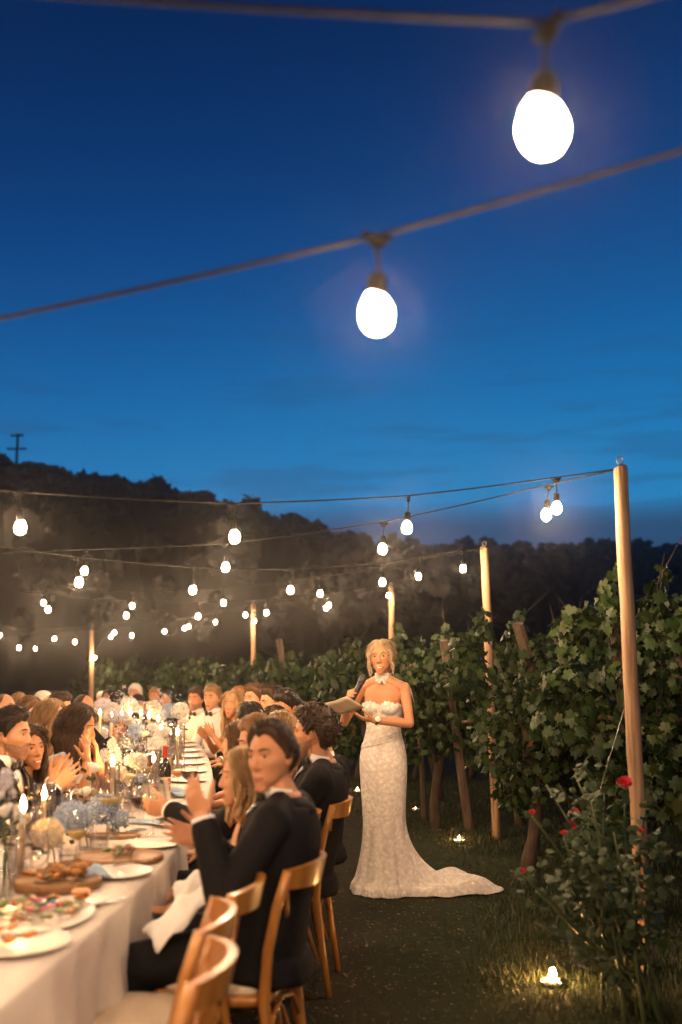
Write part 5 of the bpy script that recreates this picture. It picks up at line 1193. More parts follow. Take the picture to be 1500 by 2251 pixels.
M['bb'] = mat('pale_blue_bloom', (0.30, 0.43, 0.64), (0.42, 0.53, 0.70), 16, 0.75, transl=.25); M['bl'] = mat('lavender_bloom', (0.60, 0.60, 0.72), (0.70, 0.70, 0.76), 16, 0.75, transl=.25)
M['capsule'] = mat('red_bottle_capsule', (0.48, 0.05, 0.02), rough=0.3); M['cork_wrap'] = mat('brown_bottle_capsule', (0.10, 0.05, 0.03), rough=0.4)
M['label'] = mat('bottle_label', (0.66, 0.58, 0.46), (0.6, 0.5, 0.4), 30, 0.7); M['label_red'] = mat('red_print', (0.55, 0.13, 0.05), rough=.7); M['print'] = mat('brown_print', (0.22, 0.10, 0.07), rough=.7)
TZ = 0.76
_cy = np.array([-0.8, .3, 1.5, 2.53, 3.25, 4.39, 5.47, 7.47, 9.4, 11.07, 13.5, 16, 18]); _cx = np.array([-1.66, -1.55, -1.40, -1.29, -1.205, -1.155, -1.20, -1.38, -1.70, -2.05, -2.75, -3.7, -4.6])
_pf = np.polyfit(_cy, _cx, 6)
def mid(y): return float(np.polyval(_pf, y))
def tang(y):
    e = .05; return unit(V3(mid(y + e) - mid(y - e), 2 * e, 0))
def tz(y): return TZ + gz(0, y)
HALF = 0.43
def build_table():
    ys = np.linspace(-0.5, 17.6, 640)
    cross = [(s, k) for s in (1,) for k in range(14)]
    rows = []
    for y in ys:
        t = tang(y); nrm = V3(t[1], -t[0], 0); c = V3(mid(y), y, 0); row = []
        def side(sg):
            out = []
            for k in range(14):
                u = k / 13; ph = y * 1.0
                fold = 1.5 * (.030 * math.sin(y * 13 + sg + 1.3 * math.sin(y * 3.1)) + .018 * math.sin(y * 29 + 2 * math.sin(y * 1.7 + sg)) + .012 * noise.noise(Vector((y * 5, u * 2, sg * 9)))) * u ** 0.8 + 0.05 * u
                q = c + nrm * sg * (HALF + .006 + fold); q[2] = tz(y) - .014 - u * (TZ - .09) + .012 * math.sin(y * 9) * (u > .9); out.append(q)
            return out
        right = side(1)[::-1]; left = side(-1); top = []
        for k in range(13):
            u = 1 - 2 * k / 12; q = c + nrm * u * (HALF - .002); q[2] = tz(y) + .0025 * noise.noise(Vector((q[0] * 5, q[1] * 5, 1))) + .0015 * noise.noise(Vector((q[0] * 17, q[1] * 13, 4))); top.append(q)
        rows.append(right + top + left)
    v = np.array(rows); n, k = v.shape[:2]; i = np.arange(n * k).reshape(n, k)
    f = np.stack([i[:-1, :-1], i[:-1, 1:], i[1:, 1:], i[1:, :-1]], 2).reshape(-1, 4)
    tb = thing('banquet_table', 'long curved dinner table running from the lower left toward the distance', 'table', (mid(6), 6, 0))
    m = MB(); o0 = np.array(tb.location); yy = np.linspace(-.45, 17.5, 80); rs = []
    for y in yy:
        t = tang(y); nrm = V3(t[1], -t[0], 0); c = V3(mid(y), y, tz(y)) - o0
        rs.append(np.array([c + nrm * .42 + V3(0, 0, -.008), c - nrm * .42 + V3(0, 0, -.008), c - nrm * .42 + V3(0, 0, -.035), c + nrm * .42 + V3(0, 0, -.035)]))
    m.rings(rs); m.build('tabletop', M['board'], tb, smooth=False)
    for y in np.arange(0, 17.5, 2.2):
        t = tang(y); nrm = V3(t[1], -t[0], 0)
        for s in (-1, 1):
            c = V3(mid(y), y, 0) + nrm * s * .36 - o0; m = MB(); m.tube([c + V3(0, 0, gz(0, y)), c + V3(0, 0, tz(y) - .036)], .025, 8); m.build('leg', M['board'], tb)
    cl = link('tablecloth', fast_mesh('tablecloth', v.reshape(-1, 3), f, [M['cloth']], smooth=True)); tag(cl, 'cream linen tablecloth draped over the long curved dinner table', 'tablecloth')
build_table()

# ------------------------------------------------------------------ chairs
def make_chair():
    th = thing('dining_chair', 'x', 'chair', (0, 0, 0), group='wooden cross back chairs at the table'); W = M['chair_wood']
    for s in (-1, 1):
        m = MB(); m.tube([(s * .205, -.27, 0), (s * .198, -.235, .22), (s * .190, -.205, .45), (s * .188, -.215, .62), (s * .190, -.245, .76), (s * .192, -.285, .885)], [.015, .017, .0195, .0185, .0175, .0165], 12); m.build('leg', W, th)
        m = MB(); m.tube([(s * .195, .19, 0), (s * .188, .175, .22), (s * .18, .165, .44)], [.0135, .016, .020], 12); m.build('leg', W, th)
    m = MB(); out = []
    for a in np.linspace(0, 2 * PI, 36, endpoint=False):
        ca, sa = math.cos(a), math.sin(a); w = .207 if sa > 0 else .195
        out.append((w * np.sign(ca) * abs(ca) ** .45, .215 * np.sign(sa) * abs(sa) ** .5))
    o = np.array(out); R_ = lambda k, z: np.column_stack([o * k, np.full(len(o), z)])
    m.rings([R_(.97, .432), R_(1.0, .438), R_(1.01, .452), R_(1.0, .464), R_(.93, .468)]); m.build('seat', W, th)
    m = MB(); m.rings([R_(.91, .466), R_(.925, .478), R_(.88, .490), R_(.6, .496), R_(.2, .498)]); m.build('seat_pad', M['pad'], th)
    m = MB(); rs = []
    for u in np.linspace(-1, 1, 15):      # bent top rail
        x = u * .198; y = -.268 - .075 * (1 - u * u); h = .042 * (1 - .25 * u * u); z = .855
        n_ = unit(V3(.30 * u, -1, 0)); rs.append([V3(x, y, z) + n_ * .011 + V3(0, -.012, h), V3(x, y, z) + n_ * .011 + V3(0, .008, -h), V3(x, y, z) - n_ * .011 + V3(0, .008, -h), V3(x, y, z) - n_ * .011 + V3(0, -.012, h)])
    m.rings(rs); m.build('top_rail', W, th, smooth=False)
    for s in (-1, 1):
        m = MB(); m.tube([(s * .17, -.275, .83), (s * .12, -.262, .74), (s * .0, -.240 - .012 * s, .625), (-s * .13, -.215, .52), (-s * .17, -.20, .465)], .013, 10, flat=.6, up=(0, 1, 0)); m.build('cross_slat', W, th)
        m = MB(); m.tube([(s * .192, -.215, .16), (s * .188, -.16, .32), (s * .175, -.02, .415), (s * .18, .10, .33), (s * .186, .165, .16)], .0085, 8); m.build('stretcher', W, th)
    m = MB(); m.tube([(-.19, -.225, .30), (-.12, -.215, .39), (0, -.21, .42), (.12, -.215, .39), (.19, -.225, .30)], .0085, 8); m.build('stretcher', W, th)
    return th
_chair = make_chair(); _used = [False]
def chair(x, y, yaw, label, tilt=0.0):
    c = _chair if not _used[0] else copy_tree(_chair)
    _used[0] = True; c.location = (x, y, gz(x, y)); c.rotation_euler = (0, 0, yaw); c['label'] = label; return c
chair(-.615, 2.52, GR, 'empty honey wood chair nearest the camera, cut by the lower edge')
chair(-.660, 2.945, GR + .02, 'empty honey wood chair between two other empty chairs at the near table end')
chair(-.610, 3.37, GR - .03, 'empty honey wood chair with cream seat pad right beside the nearest man')
chair(-.415, 3.775, R(77), 'wooden cross back chair under the nearest clapping man')
def guest_chairs():
    short = {'blond woman, profile': 'under the blond woman next to the nearest man', 'light haired man in black': 'under the man reaching for red wine',
             'curly dark haired man': 'behind the curly dark haired man', 'woman with long wavy brown': 'under the woman in the blue short sleeved dress', 'guest with smooth light brown': 'under the guest with smooth light brown hair',
             'woman with glossy black': 'under the woman with glossy black hair', 'man with thick dark hair': 'under the man with thick dark hair', 'man with wavy dark brown': 'under the man with wavy dark brown hair',
             'dark haired bearded man in a dinner': 'under the bearded clapping man at the left edge', 'smiling dark': 'under the smiling woman at left', 'woman with long dark hair in a pale': 'under the woman in blue covering her face',
             'fair haired man in a white': 'under the fair man in a white shirt', 'dark haired bearded man in a white': 'under the bearded man in a white shirt'}
    for o in [o for o in COL.objects if o.name.startswith('person') and o.parent is None and 'label' in o]:
        for k, t in short.items():
            if o['label'].startswith(k):
                yaw = o.rotation_euler[2]; bx = {'man in a black dinner jacket, nearest': .085}.get(k, .12)
                chair(o.location.x - math.sin(yaw) * bx, o.location.y + math.cos(yaw) * bx, yaw, 'wooden cross back chair ' + t)
guest_chairs()

# ------------------------------------------------------------------ tableware
def T(px, py):
    """table-top point seen at a pixel"""
    g = G(px, py, TZ)
    for _ in range(4): g = G(px, py, tz(g.y))
    return Vector((g.x, g.y, tz(g.y) + .004))
PROTO = {}
def proto(key, make):
    if key not in PROTO:
        o = make(); PROTO[key] = o; return o
    return copy_tree(PROTO[key])
def put(key, make, name, label, cat, loc, group, rot=0.0, sc=1.0):
    o = proto(key, make); o.name = name; o.location = loc; o.rotation_euler = (0, 0, rot); o.scale = (sc,) * 3
    return tag(o, label, cat, group)
def E(name): return thing(name, 'x', 'x')
def mk_wine(fill, mt):
    def f():
        th = E('wine_glass'); m = MB()
        m.lathe([(.001, .003), (.034, .003), (.036, .001), (.036, .0), (.001, 0)], 24); m.build('foot', M['glass'], th)
        m = MB(); m.lathe([(.005, .004), (.0035, .02), (.0032, .06), (.004, .088)], 10); m.build('stem', M['glass'], th)
        B = [(.004, .088), (.022, .096), (.038, .112), (.0455, .134), (.0455, .150), (.040, .182), (.0345, .212)]
        m = MB(); m.lathe(B, 28); m.build('bowl', M['glass'], th)
        if fill:
            zs = .092 + fill; rr = lambda z: np.interp(z, [b[1] for b in B], [b[0] for b in B]) - .0015
            m = MB(); m.lathe([(.001, .0905)] + [(max(.001, rr(z)), z) for z in np.linspace(.093, zs, 7)] + [(.001, zs)], 24); m.build('wine', mt, th)
        return th
    return f
def mk_tumbler(fill, mt):
    def f():
        th = E('tumbler'); m = MB(); n = 30; a = np.arange(n) * 2 * PI / n; rs = []
        for r, z in ((.001, .004), (.026, .004), (.030, .0), (.033, .012), (.038, .085), (.0375, .088)):
            rr = r + .0009 * np.sin(a * 15) * (z > .005); rs.append(np.stack([rr * np.cos(a), rr * np.sin(a), np.full(n, z)], 1))
        m.rings(rs, cap=False); m.build('wall', M['glass'], th)
        if fill: m = MB(); m.lathe([(.001, .006), (.029, .006), (.031, .014), (.030 + .006 * fill / .07, fill), (.001, fill)], 20); m.build('drink', mt, th)
        return th
    return f
def mk_plate(r):
    def f():
        th = E('plate'); m = MB(); m.lathe([(.001, .005), (r * .60, .005), (r * .68, .007), (r * .97, .0125), (r, .0135)], 44, cap=False); m.lathe([(r, .0135), (r * .985, .0115), (r * .68, .0035), (r * .62, 0), (.001, 0)], 44, cap=False); m.build('dish', M['china'], th); return th
    return f
def mk_hurricane(h, r):
    def f():
        th = E('glass_cylinder'); m = MB(); m.lathe([(.001, .004), (r * .96, .004), (r, .0), (r, h * .5), (r, h), (r - .002, h + .001), (r - .0025, h * .5), (r - .0025, .008)], 28); m.build('wall', M['ribbed'], th); return th
    return f
def mk_candle(h, r, fh=.058):
    def f():
        th = E('candle'); m = MB(); m.lathe([(.001, 0), (r, 0), (r, h * .5), (r * .98, h - .004), (r * .8, h), (r * .4, h - .003), (.001, h - .004)], 18); m.build('wax', M['wax'], th)
        m = MB(); m.tube([(0, 0, h - .006), (.001, 0, h + .010)], .0014, 5); m.build('wick', M['wick'], th)
        fl = flame_mesh(fh, fh * .20); fl.v[0][:, 2] += h + .004; fl.build('flame', M['flame'], th); return th
    return f
def candle_in_glass(px, py, hgt, label, hg=None, r=.011, gr=.045):
    p = T(px, py); h2 = round(hgt * 100) / 100
    put(('candle', h2, r), mk_candle(h2, r), 'candle', 'lit cream candle ' + label, 'candle', p + Vector((0, 0, .006)), 'candles burning along the table')
    if hg: put(('hur', hg, gr), mk_hurricane(hg, gr), 'glass_cylinder', 'clear glass cylinder round the candle ' + label, 'candle glass', p, 'glass cylinders round the candles')

# blooms: shapes about one unit in radius, shared between flowers
FLORET = np.array([[0, 0, 0], [.5, .16, .12], [.62, 0, .05], [.5, -.16, .12], [-.5, .16, .12], [-.62, 0, .05], [-.5, -.16, .12], [.16, .5, .12], [0, .62, .05], [-.16, .5, .12], [.16, -.5, .12], [0, -.62, .05], [-.16, -.5, .12]], float)
FLORET_F = [[0, 1, 2, 3], [0, 4, 5, 6], [0, 7, 8, 9], [0, 10, 11, 12]]
BL = {}
def bloom_mesh(kind, col):
    if (kind, col) in BL: return BL[(kind, col)]
    rng = np.random.default_rng(len(BL) + 50)
    if kind in ('hydrangea', 'carnation', 'stock', 'sprig'):
        n = {'hydrangea': 300, 'carnation': 240, 'stock': 130, 'sprig': 40}[kind]
        d = rng.normal(size=(n, 3)); d /= np.linalg.norm(d, axis=1, keepdims=True)
        if kind == 'hydrangea': pos = d * V3(1, 1, .82) * rng.uniform(.82, 1.0, (n, 1)); nr = d + rng.normal(size=(n, 3)) * .3; s = rng.uniform(.25, .36, n)
        elif kind == 'carnation': d[:, 2] = np.abs(d[:, 2]) * 1.0 - .25; pos = d * V3(.85, .85, .75) * rng.uniform(.45, 1.0, (n, 1)); nr = np.cross(d, rng.normal(size=(n, 3))) + d * .5; s = rng.uniform(.28, .46, n)
        elif kind == 'stock': z = rng.uniform(-1.5, 1.5, n); a = rng.uniform(0, 6.28, n); rr = .72 * (1 - .35 * (z / 1.5)) ; pos = np.stack([np.cos(a) * rr, np.sin(a) * rr, z], 1) * rng.uniform(.7, 1, (n, 1)) ; pos[:, 2] = z; nr = np.stack([np.cos(a), np.sin(a), .3 + 0 * a], 1) + rng.normal(size=(n, 3)) * .3; s = rng.uniform(.42, .62, n)
        else: pos = rng.normal(size=(n, 3)) * V3(.7, .7, 1.0); nr = rng.normal(size=(n, 3)) + V3(0, -.5, .5); s = rng.uniform(.25, .42, n)
        v, f = scatter(FLORET, FLORET_F, pos, frames(nr, rng), s); me = fast_mesh('bloom', v, f, [M[col]])
    else:
        e = bpy.data.objects.new('tmp', None); o = rose_bloom(None, V3(0, 0, 0), 1.0, M[col], seed=len(BL), npet=20); me = o.data; bpy.data.objects.remove(o); bpy.data.objects.remove(e)
    BL[(kind, col)] = me; return me
VLEAF = fast_mesh('leaf', SIMPLE_V, SIMPLE_F, [M['rose_leaf']])
def arrangement(px, py, label, blooms, vh=.16, vr=.034, leaf=True, group='small flower vases along the table'):
    """glass vase standing at a pixel of the table; each bloom: kind, colour, pixel, radius, depth offset"""
    p = T(px, py); th = thing('flower_vase', label, 'flowers', p, group=group); rng = np.random.default_rng(px * 7 + py)
    n = 28; a = np.arange(n) * 2 * PI / n; m = MB(); rs = []
    for r, z in ((.001, .005), (vr * .9, .005), (vr, 0), (vr * .96, vh * .4), (vr * 1.02, vh), (vr * .96, vh)):
        rr = r + .0012 * np.sin(a * 14) * (r > .01); rs.append(np.stack([rr * np.cos(a), rr * np.sin(a), np.full(n, z)], 1))
    m.rings(rs, cap=False); m.build('vase', M['glass'], th)
    m = MB(); m.lathe([(.001, .007), (vr * .86, .007), (vr * .88, vh * .45), (.001, vh * .45)], 20); m.build('water', M['water'], th)
    for kind, col, bx, by, r, dd in blooms:
        c = P(bx, by, p.y + dd) - p; o = link('bloom', bloom_mesh(kind, col), th, c); o.scale = (r,) * 3
        o.rotation_euler = (rng.uniform(-.2, .5), rng.uniform(-.4, .4), rng.uniform(0, 6))
        b0 = V3(rng.uniform(-1, 1) * vr * .5, rng.uniform(-1, 1) * vr * .5, .01); c_ = np.array(c)
        m = MB(); m.tube([b0, b0 * .3 + V3(0, 0, vh * .8) + c_ * V3(.25, .25, 0), c_ * V3(.8, .8, .8) + V3(0, 0, .0), c_], [.003, .0028, .0026, .0026], 6); m.build('stem', M['stem'], th)
        if leaf and kind != 'sprig':
            k = 5; q = c_ + rng.normal(size=(k, 3)) * r * V3(.7, .7, .3) - V3(0, 0, r * .8)
            fr = frames(rng.normal(size=(k, 3)) + V3(0, -.4, .7), rng)
            for i in range(k):
                lo = link('leaf', VLEAF, th); lo.matrix_local = Matrix.Translation(Vector(q[i])) @ Matrix(fr[i].tolist()).to_4x4() @ Matrix.Scale(rng.uniform(.02, .04), 4)
    return th
# near flowers, front to back
arrangement(8, 1975, 'tall vase at the left edge with lavender stock and a white rose', [('stock', 'bl', 14, 1722, .034, .02), ('rose', 'bw', 8, 1782, .045, -.03), ('stock', 'bw', 40, 1790, .022, .05), ('sprig', 'rose_leaf', 12, 1835, .04, 0)], .2, .04)
arrangement(118, 1932, 'vase with a blurred cream hydrangea beside the goblet', [('hydrangea', 'bc', 105, 1832, .066, 0)], .12, .028)
arrangement(188, 1868, 'vase with a pale blue hydrangea ball, left of the tumbler', [('hydrangea', 'bb', 160, 1796, .080, 0)], .13, .032)
arrangement(248, 1845, 'vase with a pale blue hydrangea behind the glass of white wine', [('hydrangea', 'bb', 227, 1778, .083, .05), ('hydrangea', 'bb', 262, 1800, .045, .02)], .14, .033)
arrangement(192, 1815, 'vase with three open white roses in front of the clapping hands', [('rose', 'bw', 168, 1712, .050, 0), ('rose', 'bw', 207, 1688, .053, .06), ('rose', 'bw', 188, 1742, .044, -.02), ('rose', 'bw', 163, 1740, .036, .02)], .13, .03)
arrangement(78, 1848, 'vase with dried cream sprigs behind the left hand candles', [('sprig', 'bc', 72, 1770, .05, 0), ('sprig', 'bc', 85, 1800, .05, .03)], .12, .03)
arrangement(252, 1765, 'vase with a tall white stock spike behind the tall candle', [('stock', 'bw', 250, 1652, .046, 0), ('hydrangea', 'bw', 262, 1700, .05, .05), ('sprig', 'bl', 262, 1618, .045, .06)], .15, .034)
arrangement(290, 1768, 'vase crowded with white carnations and one cream ranunculus', [('carnation', 'bw', 300, 1676, .085, 0), ('rose', 'bc', 286, 1708, .042, -.06), ('carnation', 'bw', 276, 1720, .045, .02), ('hydrangea', 'bb', 312, 1712, .04, .03)], .14, .034)
arrangement(328, 1735, 'vase with lilac delphinium and white roses behind the bottles', [('sprig', 'bl', 322, 1622, .085, 0), ('rose', 'bw', 330, 1650, .04, .06), ('rose', 'bw', 292, 1640, .04, .05), ('sprig', 'bb', 290, 1625, .05, 0), ('sprig', 'rose_leaf', 304, 1652, .055, .02)], .15, .034)
arrangement(366, 1700, 'vase with one broad white carnation on dark stems above the dark bottle', [('carnation', 'bw', 358, 1614, .078, 0), ('carnation', 'bw', 335, 1600, .05, .05)], .15, .034)
arrangement(390, 1668, 'tall vase of blue and white blooms left of the men in white shirts', [('hydrangea', 'bw', 396, 1562, .080, 0), ('hydrangea', 'bb', 374, 1562, .075, .06), ('sprig', 'bl', 360, 1590, .08, .05), ('carnation', 'bw', 402, 1590, .06, -.05), ('sprig', 'bb', 378, 1540, .06, 0)], .18, .04)
arrangement(268, 1660, 'vase of mixed white and lilac blooms among the candle flames', [('hydrangea', 'bl', 260, 1575, .085, 0), ('carnation', 'bw', 285, 1590, .07, .1), ('sprig', 'bl', 272, 1545, .09, 0)], .17, .04)
arrangement(330, 1640, 'far vase with white roses in front of the dark haired man at the end', [('carnation', 'bw', 338, 1552, .085, 0), ('hydrangea', 'bw', 350, 1570, .08, 0), ('sprig', 'bl', 362, 1548, .10, .1)], .18, .04)
arrangement(292, 1625, 'far vase with pale lilac blooms before the white haired guest', [('hydrangea', 'bl', 285, 1548, .10, 0), ('carnation', 'bw', 303, 1562, .09, .1), ('hydrangea', 'bw', 275, 1562, .08, 0)], .18, .04)
arrangement(245, 1620, 'far vase with white and lilac blooms before the woman in red', [('hydrangea', 'bl', 226, 1550, .10, 0), ('carnation', 'bw', 250, 1556, .09, .1), ('hydrangea', 'bw', 240, 1572, .09, 0)], .18, .04)

arrangement(312, 1748, 'vase with two tall white roses between the carnations and the pale bottle', [('rose', 'bw', 308, 1686, .052, 0), ('rose', 'bw', 324, 1662, .05, .05), ('sprig', 'rose_leaf', 316, 1690, .05, 0)], .15, .032)
arrangement(346, 1722, 'vase with white hydrangea and lilac sprigs just above the two bottles', [('hydrangea', 'bw', 344, 1640, .075, 0), ('sprig', 'bl', 356, 1622, .07, .05), ('rose', 'bw', 336, 1672, .05, -.05)], .15, .034)
arrangement(232, 1740, 'vase with white stock and pale roses left of the tall candle', [('stock', 'bw', 228, 1668, .04, 0), ('rose', 'bw', 240, 1690, .05, -.03), ('rose', 'bc', 222, 1706, .045, .02)], .14, .032)
arrangement(322, 1685, 'vase of white roses and pale blue hydrangea in the middle of the table', [('rose', 'bw', 316, 1612, .06, 0), ('rose', 'bw', 338, 1602, .06, .05), ('hydrangea', 'bb', 300, 1606, .07, 0), ('sprig', 'bl', 326, 1580, .08, 0)], .16, .034)
arrangement(35, 1905, 'vase with white roses behind the tallest candle at the left edge', [('rose', 'bw', 30, 1812, .052, 0), ('rose', 'bw', 58, 1800, .046, .04), ('sprig', 'rose_leaf', 44, 1830, .05, 0)], .14, .032)
# candles
candle_in_glass(44, 1932, .235, 'tallest, at the left edge beside the goblet', .255, .013, .048)
candle_in_glass(93, 1850, .185, 'in front of the bearded man', .26, .012, .052)
candle_in_glass(245, 1775, .22, 'beside the white stock flowers', .25, .012, .045)
candle_in_glass(335, 1748, .19, 'between the pale and the dark bottle', .27, .011, .052)
candle_in_glass(389, 1690, .24, 'below the men in white shirts', .34, .012, .058)
candle_in_glass(352, 1690, .26, 'thin, rising left of the dark bottle', None, .008)
for px, py, w in ((218, 1628, 'leftmost of the far row of flames'), (243, 1640, 'second flame of the far row'), (266, 1632, 'third flame of the far row'), (285, 1628, 'fourth flame of the far row'), (308, 1632, 'fifth flame of the far row'), (326, 1640, 'sixth flame of the far row'), (346, 1650, 'last flame of the far row, by the blue blooms')):
    candle_in_glass(px, py, .26, w, None, .016)

# glasses
GW = 'wine glasses on the table'
put('w_white', mk_wine(.036, M['white_wine']), 'wine_glass', 'large wine glass with white wine before the blue hydrangea', 'wine glass', T(240, 1842), GW, sc=1.42)
put('w_amber', mk_wine(.034, M['amber_wine']), 'wine_glass', 'wine glass with amber wine beside the hands of the nearest man', 'wine glass', T(336, 1850), GW, sc=1.28)
put('w_red', mk_wine(.046, M['red_wine']), 'wine_glass', 'wine glass with red wine in the hand of the reaching man', 'wine glass', T(306, 1826), GW, sc=1.1)
put('w_red', None, 'wine_glass', 'wine glass half full of red wine above the clapping hands', 'wine glass', T(416, 1757), GW, sc=1.15)
put('w_amber', None, 'wine_glass', 'wine glass with amber wine right of the dark bottle', 'wine glass', T(391, 1742), GW, sc=1.0)
put('w_none', mk_wine(0, None), 'wine_glass', 'empty blurred wine goblet in the left foreground', 'wine glass', T(76, 1972), GW, sc=1.05)
put('w_white', None, 'wine_glass', 'wine glass with pale wine left of the tumbler and under the blue hydrangea', 'wine glass', T(168, 1898), GW)
put('w_none', None, 'wine_glass', 'empty wine glass in front of the cream ranunculus', 'wine glass', T(285, 1800), GW)
GT = 'tumblers on the table'
put('t_water', mk_tumbler(.05, M['water']), 'tumbler', 'cut glass tumbler of water below the white wine glass', 'tumbler', T(217, 1872), GT, sc=1.15)
put('t_amber', mk_tumbler(.022, M['amber_wine']), 'tumbler', 'tumbler with a little amber drink beside the cream hydrangea', 'tumbler', T(152, 1912), GT, sc=1.2)
put('t_none', mk_tumbler(0, None), 'tumbler', 'empty tumbler standing before the round wooden board', 'tumbler', T(270, 1912), GT, sc=1.1)
put('t_water', None, 'tumbler', 'water tumbler between the bottles and the hydrangea', 'tumbler', T(272, 1790), GT, sc=1.1)
put('t_water', None, 'tumbler', 'water tumbler behind the white roses', 'tumbler', T(222, 1762), GT)

def bottle(px, py, label, cap, body, liquid=None, h=.30, print_=True):
    p = T(px, py); th = thing('wine_bottle', label, 'bottle', p, group='wine bottles on the table'); k = h / .30
    m = MB(); m.lathe([(.001, .003), (.033, 0), (.037, .005), (.0375, .165 * k), (.034, .188 * k), (.020, .212 * k), (.0145, .23 * k), (.0135, .285 * k), (.0155, .288 * k), (.0155, .298 * k), (.001, .30 * k)], 28); m.build('bottle_glass', body, th)
    m = MB(); m.lathe([(.0152, .232 * k), (.0146, .285 * k), (.0166, .287 * k), (.0166, .2985 * k), (.001, .3012 * k)], 20); m.build('capsule', cap, th)
    if liquid: m = MB(); m.lathe([(.001, .006), (.0355, .006), (.0358, .13 * k), (.001, .13 * k)], 24); m.build('wine', liquid, th)
    a = np.linspace(-2.6, .2, 14); m = MB()
    for z0, z1 in ((.04, .125),): m.add([(.0382 * math.cos(t), .0382 * math.sin(t), z * k) for t in a for z in (z0, z1)], [(2 * i, 2 * i + 2, 2 * i + 3, 2 * i + 1) for i in range(13)])
    m.build('label', M['label'], th)
    m = MB()
    for z0, z1, a0, a1 in ((.10, .118, -.9, .0), (.085, .092, -.8, -.1), (.05, .075, -.6, -.2)): 
        q = np.linspace(a0, a1, 6); m.add([(.0388 * math.cos(t), .0388 * math.sin(t), z * k) for t in q for z in (z0, z1)], [(2 * i, 2 * i + 2, 2 * i + 3, 2 * i + 1) for i in range(5)])
    m.build('label_print', M['label_red'], th)
bottle(361, 1758, 'dark wine bottle with a red capsule', M['capsule'], M['green_glass'], None, .315)
bottle(327, 1772, 'pale clear wine bottle with a brown capsule, left of the dark one', M['cork_wrap'], M['ribbed'], M['white_wine'], .285)

GP = 'white china plates on the table'
def plate(px, py, r, label, sc=1.0, dz=0): return put(('plate', r), mk_plate(r), 'plate', label, 'plate', T(px, py) + Vector((0, 0, dz)), GP)
plate(38, 2082, .155, 'white plate with food scraps at the lower left edge')
plate(258, 1924, .135, 'empty white plate between the boards and the table edge')
plate(336, 1861, .125, 'white plate with a knife across it near the hands of the man')
plate(384, 1812, .13, 'white plate under a blue napkin, beside the white shirt cuff'); plate(384, 1805, .12, 'top plate of the small stack beside the white shirt cuff', dz=.02)
def bits(parent, name, mt, n, r, size, seed, z=.012, flat=.5):
    rng = np.random.default_rng(seed)
    for i in range(n):
        m = MB(); m.ell((0, 0, 0), (size * rng.uniform(.7, 1.3), size * rng.uniform(.5, 1), size * flat * rng.uniform(.7, 1.2)), nu=8, nv=6); v = m.v[0]; v += rng.normal(size=v.shape) * size * .08
        a = rng.uniform(0, 6.28); q = r * math.sqrt(rng.random()); o = m.build(name, mt, parent, loc=(q * math.cos(a), q * math.sin(a), z + size * flat * .6 + rng.uniform(0, size))); o.rotation_euler = (rng.uniform(-.3, .3), rng.uniform(-.3, .3), rng.uniform(0, 6))
def food(px, py, label, what, dz=.0, cat='food'):
    th = thing('food', label, cat, T(px, py) + Vector((0, 0, dz)), group='dishes of food')
    for w in what: bits(th, *w)
    return th
food(30, 2080, 'scraps of grilled food left on the lower left plate', [('morsel', M['orange'], 6, .06, .018, 1), ('morsel', M['meat'], 3, .06, .016, 2)], .006)
pl = put('oval', mk_plate(.20), 'platter', 'large white platter of salad and bright flowers in the lower left', 'platter', T(88, 2022), 'platters'); pl.scale = (.85, 1.15, 1)
food(78, 2018, 'salad of greens, bread and pink and blue petals on the white platter', [('salad_leaf', M['green_food'], 34, .15, .020, 3, .012, .16), ('petal', M['pink'], 9, .08, .017, 4, .022, .22), ('petal', M['blue_petal'], 7, .10, .014, 5, .02, .22), ('morsel', M['orange'], 12, .14, .013, 6), ('morsel', M['crust'], 10, .14, .015, 8), ('morsel', M['bc'], 16, .14, .015, 7)], .006)
put('bowl', mk_plate(.085), 'small_plate', 'small white side plate with tomato toast by the table edge', 'plate', T(182, 1990), GP)
food(180, 1988, 'tomato toast on the small side plate', [('slice', M['orange'], 3, .03, .03, 8, .012, .3), ('morsel', M['meat'], 3, .03, .014, 9)], .004)
def board(px, py, rx, ry, h, label, what, lab2, rot=0):
    th = thing('wooden_board', label, 'board', T(px, py), rot, group='wooden serving boards'); m = MB(); n = 40; a = np.arange(n) * 2 * PI / n
    m.rings([np.stack([rx * k * np.cos(a), ry * k * np.sin(a), np.full(n, z)], 1) for k, z in ((.97, 0), (1, .004), (1, h - .004), (.975, h), (.93, h), (.92, h - .004))]); m.build('slab', M['board'], th)
    food(px, py, lab2, what, h - .004)
board(122, 1952, .17, .13, .032, 'thick dark oval board in the left foreground', [('bread_slice', M['crust'], 12, .10, .030, 10, .01, .28), ('meat_slice', M['meat'], 12, .10, .022, 11, .012, .35), ('herb', M['green_food'], 8, .09, .014, 19, .02, .25), ('morsel', M['orange'], 7, .09, .014, 12)], 'grilled bread and meat heaped on the thick dark board')
board(262, 1893, .185, .15, .024, 'thin pale round board behind the empty tumbler', [('meat_slice', M['meat'], 5, .07, .026, 13, .008, .35), ('herb', M['green_food'], 5, .06, .02, 14, .012, .3)], 'slices of meat and rosemary on the pale round board')
board(250, 1842, .13, .06, .014, 'small dark board edge between the tumbler and the amber wine', [('crumb', M['crust'], 3, .04, .010, 15)], 'crumbs on the small dark board')
